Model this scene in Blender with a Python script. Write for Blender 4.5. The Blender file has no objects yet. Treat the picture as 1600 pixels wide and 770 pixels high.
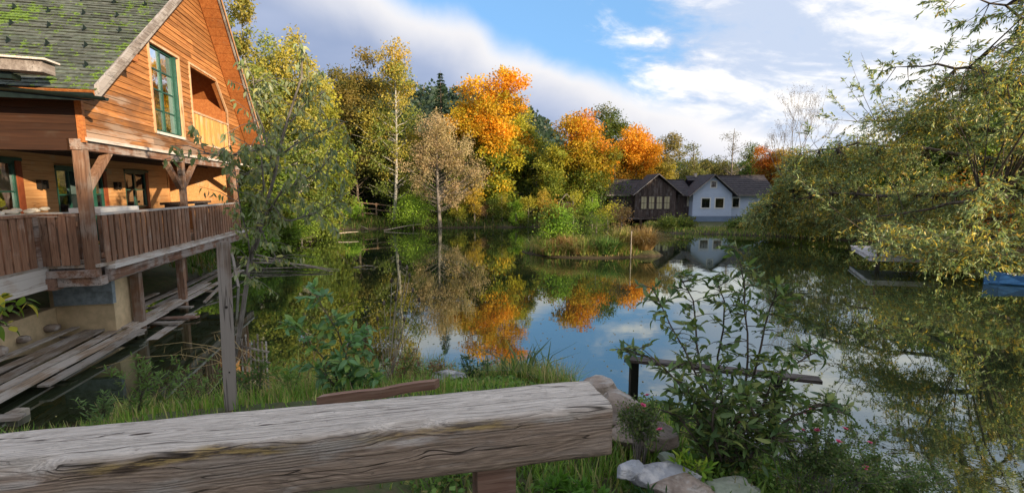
import bpy, math, random
import numpy as np
from mathutils import Vector, Matrix, noise as mnoise
random.seed(7); RS = np.random.RandomState(11)
SC = bpy.context.scene; COL = SC.collection
R = math.radians; PI = math.pi
# ------------------------------------------------------------------ camera
EYE = 3.3; F = 720.0; TH = R(7.0)
cam = bpy.data.cameras.new('camera'); camo = bpy.data.objects.new('camera', cam); COL.objects.link(camo)
cam.sensor_width = 36; cam.lens = 36 * F / 1600; cam.clip_start = 0.05; cam.clip_end = 5000
camo.location = (0, 0, EYE); camo.rotation_euler = (PI/2 - TH, 0, 0); SC.camera = camo
# ------------------------------------------------------------------ view
SC.view_settings.view_transform = 'Standard'; SC.view_settings.look = 'None'
SC.view_settings.gamma = 1; SC.view_settings.exposure = 1.15; SC.view_settings.use_curve_mapping = False
SC.cycles.max_bounces = 7; SC.cycles.diffuse_bounces = 4; SC.cycles.glossy_bounces = 3; SC.cycles.transmission_bounces = 4
SC.cycles.transparent_max_bounces = 4
SC.cycles.sample_clamp_indirect = 6
# ------------------------------------------------------------------ sun
SUN_EL = R(12.5); SUN_DIR = Vector((.80 * math.cos(SUN_EL), -.60 * math.cos(SUN_EL), math.sin(SUN_EL)))   # towards the sun
sl = bpy.data.lights.new('sun', 'SUN'); sl.energy = 4.2; sl.angle = R(.6); sl.color = (1, .80, .56)
so = bpy.data.objects.new('sun', sl); COL.objects.link(so); so.rotation_euler = SUN_DIR.to_track_quat('Z', 'Y').to_euler()
# ------------------------------------------------------------------ node helpers
class NT:
    def __init__(s, nt): s.nt = nt; s.x = 0
    def n(s, t, **k):
        o = s.nt.nodes.new(t); s.x += 40; o.location = (s.x, 0)
        for a, b in k.items(): setattr(o, a, b)
        return o
    def l(s, a, b): s.nt.links.new(a, b)
    def put(s, sock, v):
        if isinstance(v, bpy.types.NodeSocket): s.l(v, sock)
        elif isinstance(v, (tuple, list)) and sock.type == 'RGBA' and len(v) == 3: sock.default_value = (*v, 1)
        else: sock.default_value = v
    def m(s, op, a, b=0, c=0, clamp=False):
        o = s.n('ShaderNodeMath', operation=op); o.use_clamp = clamp
        s.put(o.inputs[0], a); s.put(o.inputs[1], b); s.put(o.inputs[2], c); return o.outputs[0]
    def mix(s, f, a, b, mode='MIX'):
        o = s.n('ShaderNodeMix', data_type='RGBA', blend_type=mode); s.put(o.inputs[0], f); s.put(o.inputs[6], a); s.put(o.inputs[7], b); return o.outputs[2]
    def rng(s, v, a, b, c=0, d=1, t='SMOOTHSTEP'):
        o = s.n('ShaderNodeMapRange', interpolation_type=t); o.clamp = True if t == 'LINEAR' else True
        s.put(o.inputs[0], v)
        for i, q in enumerate((a, b, c, d)): s.put(o.inputs[1+i], q)
        return o.outputs[0]
    def noise(s, vec, sc=5, det=4, rough=.5, dist=0, out=0):
        o = s.n('ShaderNodeTexNoise'); s.put(o.inputs['Vector'], vec); s.put(o.inputs['Scale'], sc); s.put(o.inputs['Detail'], det)
        s.put(o.inputs['Roughness'], rough); s.put(o.inputs['Distortion'], dist); return o.outputs[out]
    def mapping(s, vec, scale=(1,1,1), loc=(0,0,0)):
        o = s.n('ShaderNodeMapping'); s.put(o.inputs[0], vec); s.put(o.inputs[1], loc); s.put(o.inputs[3], scale); return o.outputs[0]
    def vadd(s, a, b):
        o = s.n('ShaderNodeVectorMath', operation='ADD'); s.put(o.inputs[0], a); s.put(o.inputs[1], b); return o.outputs[0]
    def sep(s, v):
        o = s.n('ShaderNodeSeparateXYZ'); s.put(o.inputs[0], v); return o.outputs
    def comb(s, a, b, c):
        o = s.n('ShaderNodeCombineXYZ'); s.put(o.inputs[0], a); s.put(o.inputs[1], b); s.put(o.inputs[2], c); return o.outputs[0]
    def bump(s, h, st=.4, d=.02):
        o = s.n('ShaderNodeBump'); s.put(o.inputs['Height'], h); o.inputs['Strength'].default_value = st; o.inputs['Distance'].default_value = d; return o.outputs[0]
# ------------------------------------------------------------------ sky
W = bpy.data.worlds.new('World'); SC.world = W; W.use_nodes = True
nt = W.node_tree; nt.nodes.clear(); S = NT(nt)
sky = S.n('ShaderNodeTexSky'); sky.sky_type = 'NISHITA'; sky.sun_disc = False; sky.sun_elevation = SUN_EL
sky.sun_rotation = math.atan2(SUN_DIR.x, SUN_DIR.y); sky.air_density = 1.0; sky.dust_density = .4; sky.ozone_density = 2.0
tc = S.n('ShaderNodeTexCoord').outputs['Generated']
sx, sy, sz = S.sep(tc)
az = S.m('ARCTAN2', sx, sy); el = S.m('ARCSINE', sz)
band = S.m('SUBTRACT', .300, S.m('MULTIPLY', S.m('SINE', az), .385))
nb = S.noise(tc, 5, 6, .5, .3); nbs = S.m('MULTIPLY', S.m('SUBTRACT', nb, .5), .13)
dd = S.m('SUBTRACT', S.m('ADD', band, nbs), el)                # > 0 inside the cloud bank
m1 = S.rng(dd, -.02, .045)
white = S.rng(dd, .15, .01)
nb2 = S.noise(S.mapping(tc, (1, 1, 2.2)), 3.2, 4, .5)
lav = S.mix(S.rng(nb2, .35, .68), (1.5, 1.9, 2.85), (2.15, 2.5, 3.4))
bankc = S.mix(white, lav, (4.5, 4.4, 4.4))
glow = S.rng(az, .0, 1.1)                                        # the bank grows paler towards the sun's side
bankc = S.mix(S.m('MULTIPLY', glow, .55), bankc, (5.9, 5.65, 5.4))
# broken high cloud, thicker to the right
cw = S.mapping(S.vadd(tc, S.comb(0, 0, S.m('MULTIPLY', sx, .28))), (1.0, 1.0, 3.4))
c1 = S.noise(cw, 4.2, 9, .6, .35)
c2 = S.noise(S.mapping(tc, (1, 1, 2.2)), 15, 7, .6, .4)
cc = S.m('ADD', S.m('MULTIPLY', c1, .72), S.m('MULTIPLY', c2, .28))
bias = S.rng(S.m('COSINE', S.m('ADD', az, .17)), 1.0, .78, -.10, .42)
m2 = S.rng(S.m('ADD', cc, bias), .50, .78)
brt = S.mix(S.rng(cc, .42, .64), (2.9, 3.3, 4.1), (6.3, 5.9, 5.4))
skyc = S.mix(1, sky.outputs[0], (.7, .95, 1.2), 'MULTIPLY')
skyc = S.mix(.6, skyc, (1.45, 2.85, 4.7))
c = S.mix(S.m('MULTIPLY', m2, .93), skyc, brt)
c = S.mix(m1, c, bankc)
bg = S.n('ShaderNodeBackground'); S.put(bg.inputs[0], c); bg.inputs[1].default_value = .1
wo = S.n('ShaderNodeOutputWorld'); S.l(bg.outputs[0], wo.inputs[0])
# ------------------------------------------------------------------ picture <-> place
def ray(x, y):
    t = 385 - y; return (x - 800) / (F*math.cos(TH) + t*math.sin(TH)), (-F*math.sin(TH) + t*math.cos(TH)) / (F*math.cos(TH) + t*math.sin(TH))
def at(x, y, Y):
    a, b = ray(x, y); return Vector((a*Y, Y, EYE + b*Y))
def onz(x, y, z=0.):
    a, b = ray(x, y); Y = (z - EYE) / b; return Vector((a*Y, Y, z))
# ------------------------------------------------------------------ materials
def newmat(name):
    m = bpy.data.materials.new(name); m.use_nodes = True; m.node_tree.nodes.clear(); s = NT(m.node_tree)
    b = s.n('ShaderNodeBsdfPrincipled'); o = s.n('ShaderNodeOutputMaterial'); s.l(b.outputs[0], o.inputs[0])
    b.inputs['Specular IOR Level'].default_value = .3
    return m, s, b
def objco(s, rnd=True):
    c = s.n('ShaderNodeTexCoord').outputs['Object']
    if rnd:
        oi = s.n('ShaderNodeObjectInfo'); r = s.m('MULTIPLY', oi.outputs['Random'], 37.)
        return s.vadd(c, s.comb(r, r, r)), oi.outputs['Random'], c
    return c, None, c
def wood(name, a, b, grey, ax=0, greyamt=.4, rough=.75, along=.9, across=16, bump=.5, dark=(.03,.018,.01), vary=.35, spots=None):
    m, s, p = newmat(name); c, r, c0 = objco(s)
    sc = [across]*3; sc[ax] = along
    g = s.noise(s.mapping(c, sc), 1.6, 7, .62, .6)
    sc2 = [across*2.4]*3; sc2[ax] = along*1.5
    g2 = s.noise(s.mapping(c, sc2), 2, 3, .6)
    big = s.noise(c, 1.7, 4, .6)
    col = s.mix(s.rng(g, .3, .7), a, b)
    col = s.mix(s.m('MULTIPLY', s.rng(g2, .56, .72), .6), col, dark)
    gm = s.rng(s.m('ADD', big, s.m('MULTIPLY', g, .35)), .80 - greyamt*.45, .98 - greyamt*.45)
    col = s.mix(s.m('MULTIPLY', gm, .85), col, grey)
    v = s.m('ADD', 1 - vary/2, s.m('MULTIPLY', r, vary))
    col = s.mix(1, col, s.comb(v, v, v), 'MULTIPLY')
    crk = s.rng(s.m('ABSOLUTE', s.m('SUBTRACT', s.noise(s.mapping(c, [q*.5 if i != ax else q*.35 for i, q in enumerate(sc)]), 1.3, 2, .5), .5)), .0, .012, 1, 0)
    col = s.mix(s.m('MULTIPLY', crk, .7), col, dark)
    s.put(p.inputs['Base Color'], col); p.inputs['Roughness'].default_value = rough
    s.put(p.inputs['Normal'], s.bump(s.m('SUBTRACT', s.m('ADD', g, s.m('MULTIPLY', g2, .5)), s.m('MULTIPLY', crk, 1.2)), bump, .006))
    return m
def plain(name, col, rough=.6, nz=.15, sc=8, bump=.15, metal=0, spec=.3, col2=None):
    m, s, p = newmat(name); c, r, c0 = objco(s); g = s.noise(c, sc, 6, .6)
    d = col2 or tuple(q*(1-nz*2.2) for q in col)
    s.put(p.inputs['Base Color'], s.mix(s.rng(g, .3, .7), d, col)); p.inputs['Roughness'].default_value = rough
    p.inputs['Metallic'].default_value = metal; p.inputs['Specular IOR Level'].default_value = spec
    s.put(p.inputs['Normal'], s.bump(g, bump, .02)); return m
M = {}
# gable siding: honey coloured, bleached and soot-brown in weathered patches and towards the sill
def siding():
    m, s, p = newmat('cedar_siding'); c, r, c0 = objco(s)
    g = s.noise(s.mapping(c, (.55, 14, 17)), 1.6, 7, .62, .7)
    g2 = s.noise(s.mapping(c, (1.0, 30, 34)), 2, 4, .65)
    col = s.mix(s.rng(g, .28, .72), (.28, .105, .032), (.51, .235, .080))
    col = s.mix(s.m('MULTIPLY', s.rng(g2, .50, .66), .8), col, (.12, .038, .012))
    z = s.sep(c0)[2]
    wz = s.rng(z, 6.6, 4.4, -.10, .16, 'LINEAR')
    pat = s.noise(s.mapping(c0, (.55, 1, 1.5)), 1.6, 5, .6, .4)
    w = s.rng(s.m('ADD', s.m('ADD', pat, wz), s.m('MULTIPLY', s.m('SUBTRACT', g, .5), .55)), .52, .70)
    col = s.mix(s.m('MULTIPLY', w, .68), col, (.17, .085, .045))
    w2 = s.rng(s.m('ADD', s.m('ADD', s.noise(s.mapping(c0, (.4, 1, 2.2), (7, 3, 1)), 1.9, 5, .6), wz), s.m('MULTIPLY', g2, .25)), .74, .86)
    col = s.mix(s.m('MULTIPLY', w2, .6), col, (.42, .33, .26))
    v = s.m('ADD', .66, s.m('MULTIPLY', r, .58)); col = s.mix(1, col, s.comb(v, v, v), 'MULTIPLY')
    s.put(p.inputs['Base Color'], col); p.inputs['Roughness'].default_value = .72; p.inputs['Specular IOR Level'].default_value = .15
    s.put(p.inputs['Normal'], s.bump(s.m('ADD', g, s.m('MULTIPLY', g2, .6)), .5, .008)); return m
M['siding'] = siding()
M['wallboard'] = wood('honey_wall_boards', (.50, .235, .085), (.62, .34, .14), (.5, .36, .22), 0, .1, .6, .5, 12, .25, (.22,.09,.03), .12)
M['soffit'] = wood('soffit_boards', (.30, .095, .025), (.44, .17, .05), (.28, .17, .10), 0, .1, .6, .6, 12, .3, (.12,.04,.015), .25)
M['shadeboard'] = wood('shade_dark_boards', (.028, .012, .006), (.048, .020, .009), (.05, .032, .022), 1, .15, .6, .6, 12, .3, (.05,.02,.01), .2)  # the eave panel's shade is put into this very dark board colour
M['barge'] = wood('weathered_barge', (.17, .14, .125), (.27, .235, .21), (.36, .33, .31), 0, .5, .8, .7, 14, .5, (.05,.045,.04), .1)
M['post'] = wood('dark_post_timber', (.17, .085, .05), (.28, .16, .10), (.30, .235, .19), 2, .32, .8, .9, 14, .6)
M['postx'] = wood('dark_beam_timber', (.16, .075, .045), (.27, .15, .095), (.36, .31, .28), 0, .5, .8, .8, 12, .6)
M['slat'] = wood('railing_board_wood', (.19, .095, .058), (.30, .165, .10), (.36, .26, .20), 2, .15, .75, 1.1, 14, .5, (.03,.015,.01), .5)
M['sill'] = wood('bleached_sill_wood', (.42, .34, .28), (.55, .47, .41), (.58, .54, .5), 0, .6, .8, .7, 14, .5, (.12,.08,.06), .2)
M['plank'] = wood('walkway_plank_wood', (.20, .145, .10), (.34, .26, .19), (.40, .36, .32), 0, .55, .85, .9, 13, .6, (.05,.035,.025), .6)
M['fenceposty'] = wood('bleached_post_wood', (.17, .12, .09), (.27, .20, .155), (.32, .28, .25), 2, .5, .85, 1., 22, .6, (.05,.04,.03), .1)
M['rawboard'] = wood('brown_board_wood', (.19, .10, .07), (.28, .17, .12), (.33, .25, .21), 0, .3, .8, 1., 20, .5, (.06,.03,.02), .1)
M['darkboard'] = wood('dark_handrail_wood', (.04, .028, .022), (.075, .055, .045), (.13, .11, .10), 0, .3, .7, 1., 20, .5, (.01,.01,.01), .1)
M['balcony'] = wood('balcony_board_wood', (.55, .27, .07), (.72, .42, .14), (.5, .38, .25), 2, .2, .6, 1., 16, .4, (.18,.08,.03), .35)
M['farwood'] = wood('dark_plank_wood', (.060, .042, .038), (.105, .078, .070), (.15, .13, .125), 2, .3, .85, .5, 7, .3, (.02,.015,.015), .5)
M['fence'] = wood('fence_rail_wood', (.20, .12, .08), (.3, .19, .13), (.3, .25, .2), 0, .4, .8, .8, 10, .3)
M['green'] = plain('green_window_paint', (.014, .080, .055), .4, .12, 6, .05, spec=.5)
M['redtrim'] = plain('red_brown_reveal', (.28, .07, .025), .6, .12, 6)
M['trimlight'] = wood('pale_window_trim', (.48, .28, .14), (.6, .38, .22), (.5, .42, .33), 2, .3, .6, 1, 16, .3)
M['plaster'] = plain('cream_plaster', (.66, .50, .30), .85, .12, 5, .2)
M['concrete'] = plain('blue_grey_board_paint', (.30, .35, .38), .75, .2, 7, .4, col2=(.16,.19,.20))
M['gutter'] = plain('dark_green_metal', (.018, .030, .026), .35, .2, 6, .02, .4)
M['lampblack'] = plain('black_iron', (.012, .011, .010), .5, .1)
M['whitepaint'] = plain('white_paint', (.78, .77, .74), .5, .05)
M['bluewall'] = plain('pale_blue_render', (.54, .63, .80), .8, .04, 2, .1)
M['blueplinth'] = plain('blue_grey_plinth', (.20, .27, .38), .8, .08, 2, .1)
M['cloth'] = plain('white_cloth', (.75, .68, .55), .9, .08, 10)
M['curtain'] = plain('cream_curtain', (.62, .52, .34), .9, .1, 3)
M['blueboat'] = plain('blue_hull_paint', (.03, .14, .38), .35, .12, 5, .05, spec=.5)
M['chimney'] = plain('pale_chimney', (.6, .52, .42), .8, .1)
M['dock'] = wood('grey_dock_boards', (.42, .38, .40), (.55, .51, .52), (.62, .6, .62), 1, .5, .8, .7, 9, .3)
def glass(name, tint, body, fac=.55):
    m = bpy.data.materials.new(name); m.use_nodes = True; m.node_tree.nodes.clear(); s = NT(m.node_tree)
    c = s.n('ShaderNodeTexCoord').outputs['Object']
    d = s.n('ShaderNodeBsdfDiffuse'); d.inputs[0].default_value = (*body, 1); g = s.n('ShaderNodeBsdfGlossy'); g.inputs[0].default_value = (*tint, 1); g.inputs['Roughness'].default_value = .03
    b = s.bump(s.noise(c, 2.2, 2, .4), .25, .02); s.put(g.inputs['Normal'], b)
    fr = s.n('ShaderNodeFresnel'); fr.inputs[0].default_value = 1.5
    f = s.m('ADD', s.m('MULTIPLY', fr.outputs[0], .6), fac, clamp=True)
    mx = s.n('ShaderNodeMixShader'); s.put(mx.inputs[0], f); s.l(d.outputs[0], mx.inputs[1]); s.l(g.outputs[0], mx.inputs[2])
    o = s.n('ShaderNodeOutputMaterial'); s.l(mx.outputs[0], o.inputs[0]); return m
M['glass'] = glass('window_glass', (.85, .9, .95), (.03, .035, .03), .5)
M['glassdark'] = glass('dark_window_glass', (.5, .55, .6), (.006, .007, .009), .12)
M['glasswarm'] = glass('cream_reflection_glass', (.9, .9, .9), (.50, .44, .30), .18)  # cream reflections are put into the body colour of these panes
def shingle():
    m, s, p = newmat('slate_shingle'); c, r, c0 = objco(s)
    g = s.noise(c, 9, 6, .6); at_ = s.n('ShaderNodeAttribute', attribute_name='Col').outputs[0]
    col = s.mix(s.rng(g, .3, .7), (.052, .062, .050), (.115, .130, .108))
    col = s.mix(1, col, at_, 'MULTIPLY')
    mm = s.noise(s.mapping(c0, (1, 1, 1)), .95, 3, .5); m3 = s.noise(c0, 7.5, 5, .65)
    mask = s.rng(s.m('ADD', s.m('MULTIPLY', mm, .62), s.m('MULTIPLY', m3, .95)), .845, .91)
    lich = s.rng(s.noise(c0, 5, 5, .7), .58, .7)
    col = s.mix(s.m('MULTIPLY', lich, .6), col, (.10, .13, .085))
    col = s.mix(s.m('MULTIPLY', mask, .9), col, s.mix(s.rng(s.noise(c0, 30, 3), .35, .65), (.045, .09, .014), (.18, .29, .03)))
    s.put(p.inputs['Base Color'], col); p.inputs['Roughness'].default_value = .85
    s.put(p.inputs['Normal'], s.bump(s.m('ADD', g, s.m('MULTIPLY', mask, 1.5)), .6, .012)); return m
M['shingle'] = shingle()
def slate_far():
    m, s, p = newmat('dark_slate_roof'); c = s.n('ShaderNodeTexCoord').outputs['Object']
    g = s.noise(s.mapping(c, (2, 2, 9)), 1.5, 5, .6)
    s.put(p.inputs['Base Color'], s.mix(s.rng(g, .3, .7), (.030, .026, .030), (.070, .060, .064))); p.inputs['Roughness'].default_value = .8
    s.put(p.inputs['Normal'], s.bump(g, .5, .03)); return m
M['slatefar'] = slate_far()
def leafmat(name, trans=.42, rough=.55, spec=.25):
    m = bpy.data.materials.new(name); m.use_nodes = True; m.node_tree.nodes.clear(); s = NT(m.node_tree)
    a = s.n('ShaderNodeAttribute', attribute_name='Col').outputs[0]
    oi = s.n('ShaderNodeObjectInfo').outputs['Random']; hs = s.n('ShaderNodeHueSaturation')
    s.put(hs.inputs['Hue'], s.m('ADD', .494, s.m('MULTIPLY', oi, .012))); s.put(hs.inputs['Value'], s.m('ADD', .88, s.m('MULTIPLY', oi, .24))); s.put(hs.inputs['Color'], a)
    p = s.n('ShaderNodeBsdfPrincipled'); s.put(p.inputs['Base Color'], hs.outputs[0]); p.inputs['Roughness'].default_value = rough; p.inputs['Specular IOR Level'].default_value = spec
    t = s.n('ShaderNodeBsdfTranslucent'); s.put(t.inputs[0], s.mix(1, hs.outputs[0], (1.15, 1.2, .7), 'MULTIPLY'))
    mx = s.n('ShaderNodeMixShader'); mx.inputs[0].default_value = trans; s.l(p.outputs[0], mx.inputs[1]); s.l(t.outputs[0], mx.inputs[2])
    o = s.n('ShaderNodeOutputMaterial'); s.l(mx.outputs[0], o.inputs[0]); return m
M['leaf'] = leafmat('leaf_matte'); M['leafgloss'] = leafmat('leaf_glossy', .36, .42, .4)
def barkm(name, a, b, birch=False):
    m, s, p = newmat(name); c, r, c0 = objco(s)
    g = s.noise(s.mapping(c, (6, 6, 1.2)), 1.5, 6, .65)
    col = s.mix(s.rng(g, .35, .65), a, b)
    if birch: col = s.mix(s.rng(s.noise(s.mapping(c, (1.5, 1.5, 6)), 1.4, 4, .6), .56, .66), col, (.03, .028, .025))
    s.put(p.inputs['Base Color'], col); p.inputs['Roughness'].default_value = .85; s.put(p.inputs['Normal'], s.bump(g, .7, .02)); return m
M['bark'] = barkm('brown_bark', (.05, .038, .028), (.14, .11, .085)); M['barkgrey'] = barkm('grey_bark', (.11, .095, .08), (.25, .22, .19))
M['birch'] = barkm('birch_bark', (.26, .25, .22), (.42, .40, .36), True); M['barkdark'] = barkm('dark_wet_bark', (.018, .014, .011), (.055, .045, .036))
M['drift'] = barkm('bleached_driftwood', (.20, .16, .125), (.38, .33, .27))
def rockm(name, a, b, c_):
    m, s, p = newmat(name); c, r, c0 = objco(s); g = s.noise(c, 3.5, 8, .62, .6); g2 = s.noise(c, 22, 5, .6)
    col = s.mix(s.rng(g, .3, .6), a, b); col = s.mix(s.rng(s.noise(c, 5, 4, .6, .5), .5, .66), col, c_)
    col = s.mix(s.m('MULTIPLY', s.rng(g2, .5, .75), .35), col, (.05,.045,.04))
    s.put(p.inputs['Base Color'], col); p.inputs['Roughness'].default_value = .8; s.put(p.inputs['Normal'], s.bump(s.m('ADD', g, s.m('MULTIPLY', g2, .3)), .7, .03)); return m
M['rockpale'] = rockm('pale_grey_stone', (.15, .15, .155), (.36, .37, .40), (.52, .50, .49))
M['rocktan'] = rockm('tan_pink_stone', (.16, .12, .095), (.33, .26, .21), (.42, .38, .34))
M['rockgreen'] = rockm('green_grey_stone', (.15, .17, .13), (.28, .31, .24), (.34, .35, .3))
# ------------------------------------------------------------------ object helpers
def link(o, parent=None):
    COL.objects.link(o)
    if parent is not None: o.parent = parent
    return o
def tag(o, label=None, cat=None, group=None, kind=None):
    if label: o['label'] = label
    if cat: o['category'] = cat
    if group: o['group'] = group
    if kind: o['kind'] = kind
    return o
def thing(name, label, cat, loc=(0,0,0), rz=0, group=None):
    o = bpy.data.objects.new(name, None); o.empty_display_size = .2; link(o); o.location = loc; o.rotation_euler = (0,0,rz); return tag(o, label, cat, group)
def copy_tree(o, parent=None):
    c = o.copy(); link(c); c.parent = parent
    for ch in list(o.children): copy_tree(ch, c)
    return c
class MB:
    def __init__(s): s.v = []; s.f = []; s.c = None
    def add(s, vs, fs):
        n = len(s.v); s.v += [tuple(p) for p in vs]; s.f += [tuple(i + n for i in q) for q in fs]; return s
    def box(s, lo, hi):
        (a, b, c), (d, e, f) = lo, hi
        return s.add([(a,b,c),(d,b,c),(d,e,c),(a,e,c),(a,b,f),(d,b,f),(d,e,f),(a,e,f)], [(0,3,2,1),(4,5,6,7),(0,1,5,4),(1,2,6,5),(2,3,7,6),(3,0,4,7)])
    def bar(s, p, q, w, h, up=(0,0,1)):
        p, q = Vector(p), Vector(q); d = (q-p).normalized(); up = Vector(up); x = d.cross(up)
        if x.length < 1e-4: x = Vector((1,0,0))
        x.normalize(); y = x.cross(d).normalized()
        vs = [b + x*sx_*w/2 + y*sy_*h/2 for b in (p, q) for sx_, sy_ in ((-1,-1),(1,-1),(1,1),(-1,1))]
        return s.add(vs, [(0,1,2,3),(7,6,5,4),(0,4,5,1),(1,5,6,2),(2,6,7,3),(3,7,4,0)])
    def prism(s, poly, axis, a, b):
        # poly: 2d points in the two other axes (cyclic order), extruded along axis from a to b
        def mk(p, t):
            q = [0,0,0]; o = [i for i in range(3) if i != axis]; q[o[0]], q[o[1]] = p; q[axis] = t; return q
        n = len(poly); return s.add([mk(p, a) for p in poly] + [mk(p, b) for p in poly],
            [tuple(range(n))[::-1], tuple(range(n, 2*n))] + [(i, (i+1) % n, n + (i+1) % n, n + i) for i in range(n)])
    def tube(s, pts, rad, sides=6, cap=True):
        pts = [Vector(p) for p in pts]; rings = []; n0 = len(s.v)
        for i, p in enumerate(pts):
            d = (pts[min(i+1, len(pts)-1)] - pts[max(i-1, 0)])
            d = d.normalized() if d.length > 1e-6 else Vector((0,0,1))
            ref = Vector((0,0,1)) if abs(d.z) < .9 else Vector((1,0,0)); x = d.cross(ref).normalized(); y = d.cross(x)
            r = rad[i] if hasattr(rad, '__len__') else rad
            for k in range(sides):
                a = 2*PI*k/sides; s.v.append(tuple(p + x*math.cos(a)*r + y*math.sin(a)*r))
        for i in range(len(pts)-1):
            for k in range(sides):
                a = n0 + i*sides + k; b = n0 + i*sides + (k+1) % sides; s.f.append((a, b, b+sides, a+sides))
        if cap: s.f.append(tuple(n0 + k for k in range(sides))); s.f.append(tuple(n0 + (len(pts)-1)*sides + k for k in range(sides)))
        return s
    def mesh(s, name, mat, smooth=False):
        me = bpy.data.meshes.new(name); me.from_pydata(s.v, [], s.f); me.materials.append(mat)
        import bmesh
        bm = bmesh.new(); bm.from_mesh(me); bmesh.ops.recalc_face_normals(bm, faces=bm.faces); bm.to_mesh(me); bm.free()
        if smooth: me.shade_smooth()
        return me
    def build(s, name, mat, parent=None, smooth=False):
        return link(bpy.data.objects.new(name, s.mesh(name, mat, smooth)), parent)
def npmesh(name, V, Q, mat, col=None, nside=4, smooth=False):
    me = bpy.data.meshes.new(name); V = np.asarray(V, np.float32); Q = np.asarray(Q, np.int32); nf = len(Q)
    me.vertices.add(len(V)); me.vertices.foreach_set('co', V.ravel()); me.loops.add(nf*nside); me.loops.foreach_set('vertex_index', Q.ravel())
    me.polygons.add(nf); me.polygons.foreach_set('loop_start', np.arange(0, nf*nside, nside, dtype=np.int32)); me.update(calc_edges=True)
    me.materials.append(mat)
    if col is not None:
        ca = me.color_attributes.new('Col', 'FLOAT_COLOR', 'POINT'); c4 = np.ones((len(V), 4), np.float32); c4[:, :3] = col; ca.data.foreach_set('color', c4.ravel())
    if smooth: me.shade_smooth()
    return me
def nrm(a): return a / np.maximum(np.linalg.norm(a, axis=1, keepdims=True), 1e-6)
def leafgeo(P, L, col, aspect=.5, axis=None, jit=.6, normal=None, fold=.18):
    """kite shaped leaves at P (n,3) of length L (n), colour (n,3)"""
    n = len(P); rnd = RS.normal(size=(n, 3))
    A = nrm(rnd if axis is None else nrm(np.asarray(axis, float)) + rnd*jit*.6)
    B = RS.normal(size=(n, 3)) if normal is None else np.asarray(normal, float) + RS.normal(size=(n, 3))*.5
    X = nrm(np.cross(A, B)); N = np.cross(X, A); L = np.asarray(L)[:, None]; w = L*aspect/2
    V = np.stack([P, P + A*L*.45 + X*w + N*L*fold*.5, P + A*L, P + A*L*.45 - X*w + N*L*fold*.5], 1).reshape(-1, 3)
    Q = np.arange(n*4).reshape(n, 4); return V, Q, np.repeat(col, 4, 0)
def leaves(name, P, L, col, mat, parent=None, **k):
    V, Q, C_ = leafgeo(P, L, col, **k); return link(bpy.data.objects.new(name, npmesh(name, V, Q, mat, C_)), parent)
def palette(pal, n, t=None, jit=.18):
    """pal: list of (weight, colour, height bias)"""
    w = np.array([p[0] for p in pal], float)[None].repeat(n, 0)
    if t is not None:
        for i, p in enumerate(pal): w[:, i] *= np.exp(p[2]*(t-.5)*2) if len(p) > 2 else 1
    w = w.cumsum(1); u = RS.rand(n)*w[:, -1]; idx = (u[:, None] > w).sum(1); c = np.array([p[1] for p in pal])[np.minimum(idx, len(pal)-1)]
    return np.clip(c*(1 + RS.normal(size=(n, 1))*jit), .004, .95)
# ------------------------------------------------------------------ terrain
POND = np.array([(-7.7,1.6),(-6.2,3.6),(-5.4,5.6),(-5.3,7.0),(-5.3,8.3),(-4.7,8.9),(-4.0,8.4),(-3,8.0),(-1.8,8.1),(-.5,7.9),(.6,7.3),(1.8,6.3),(3.1,5.3),(4.2,4.2),(5.6,2.8),(8,1.6),(12,1.0),(17,2),
 (21,6),(24,12),(25,18),(25,24),(24,28),(20,32),(16,34),(12.4,35),(11.4,38),(12.5,44),(14,47.5),(10.5,48),(9,43.5),(6,41.5),(3,41),(-2,40.5),(-6,40),(-10,39.5),(-14,38),(-17,36),(-15.5,31),
 (-13.5,26),(-12.6,22),(-11.9,19.5),(-11.75,17.9),(-9.5,8.71),(-8.3,3.86)])
def sdist(x, y):
    """distance to the pond's edge, positive on land"""
    x = np.asarray(x, float); y = np.asarray(y, float); d = np.full(x.shape, 1e9); ins = np.zeros(x.shape, bool); n = len(POND)
    for i in range(n):
        ax, ay = POND[i]; bx, by = POND[(i+1) % n]; ex, ey = bx-ax, by-ay
        t = np.clip(((x-ax)*ex + (y-ay)*ey) / (ex*ex+ey*ey), 0, 1); d = np.minimum(d, np.hypot(x-ax-t*ex, y-ay-t*ey))
        c_ = ((ay > y) != (by > y)) & (x < (bx-ax)*(y-ay)/(by-ay+1e-12) + ax); ins ^= c_
    return np.where(ins, -d, d)
ISL = [(4.2, 23.9, 3.3, 1.9), (2.1, 24.6, 1.6, 1.3), (6.6, 23.3, 1.1, .8)]
def gz(x, y):
    x = np.asarray(x, float); y = np.asarray(y, float); d = sdist(x, y)
    near = np.clip((14 - y)/4, 0, 1); H = .75 + 1.05*near
    w = 1.5 + .7*near; d = d + .22*np.sin(x*1.7 + y*.9)*np.cos(y*1.3 - x*.6)
    z = np.where(d > 0, H*(1-np.exp(-np.maximum(d, 0)/w)), np.maximum(d*.45, -1.6))
    z = z + np.where(d > 0, 1, 0)*np.minimum(d, 1)*(.05*np.sin(x*2.1+1)*np.sin(y*1.7) + .03*np.sin(x*5+y*3)) + np.clip(d-8, 0, 60)*.012*(1-near)
    k = np.interp(x, [-9, -4.6, -3, -1.5, 0, 1], [.58, .515, .475, .45, .42, .41]); z = np.where((y > 1.5) & (y < 9.5) & (x < 1.5) & (x > -9), np.minimum(z, np.maximum(3.22-k*y, -.3)), z)
    z = np.where((x > 10) & (y > 31) & (x < 24) & (d > 0), np.minimum(z, .22), z)
    for cx, cy, rx, ry in ISL:
        r = np.hypot((x-cx)/rx, (y-cy)/ry); z = np.maximum(z, np.where(r < 1.6, .42*(1-r**2), -9))
    return z
def gz1(x, y): return float(gz(np.array([x]), np.array([y]))[0])
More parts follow.
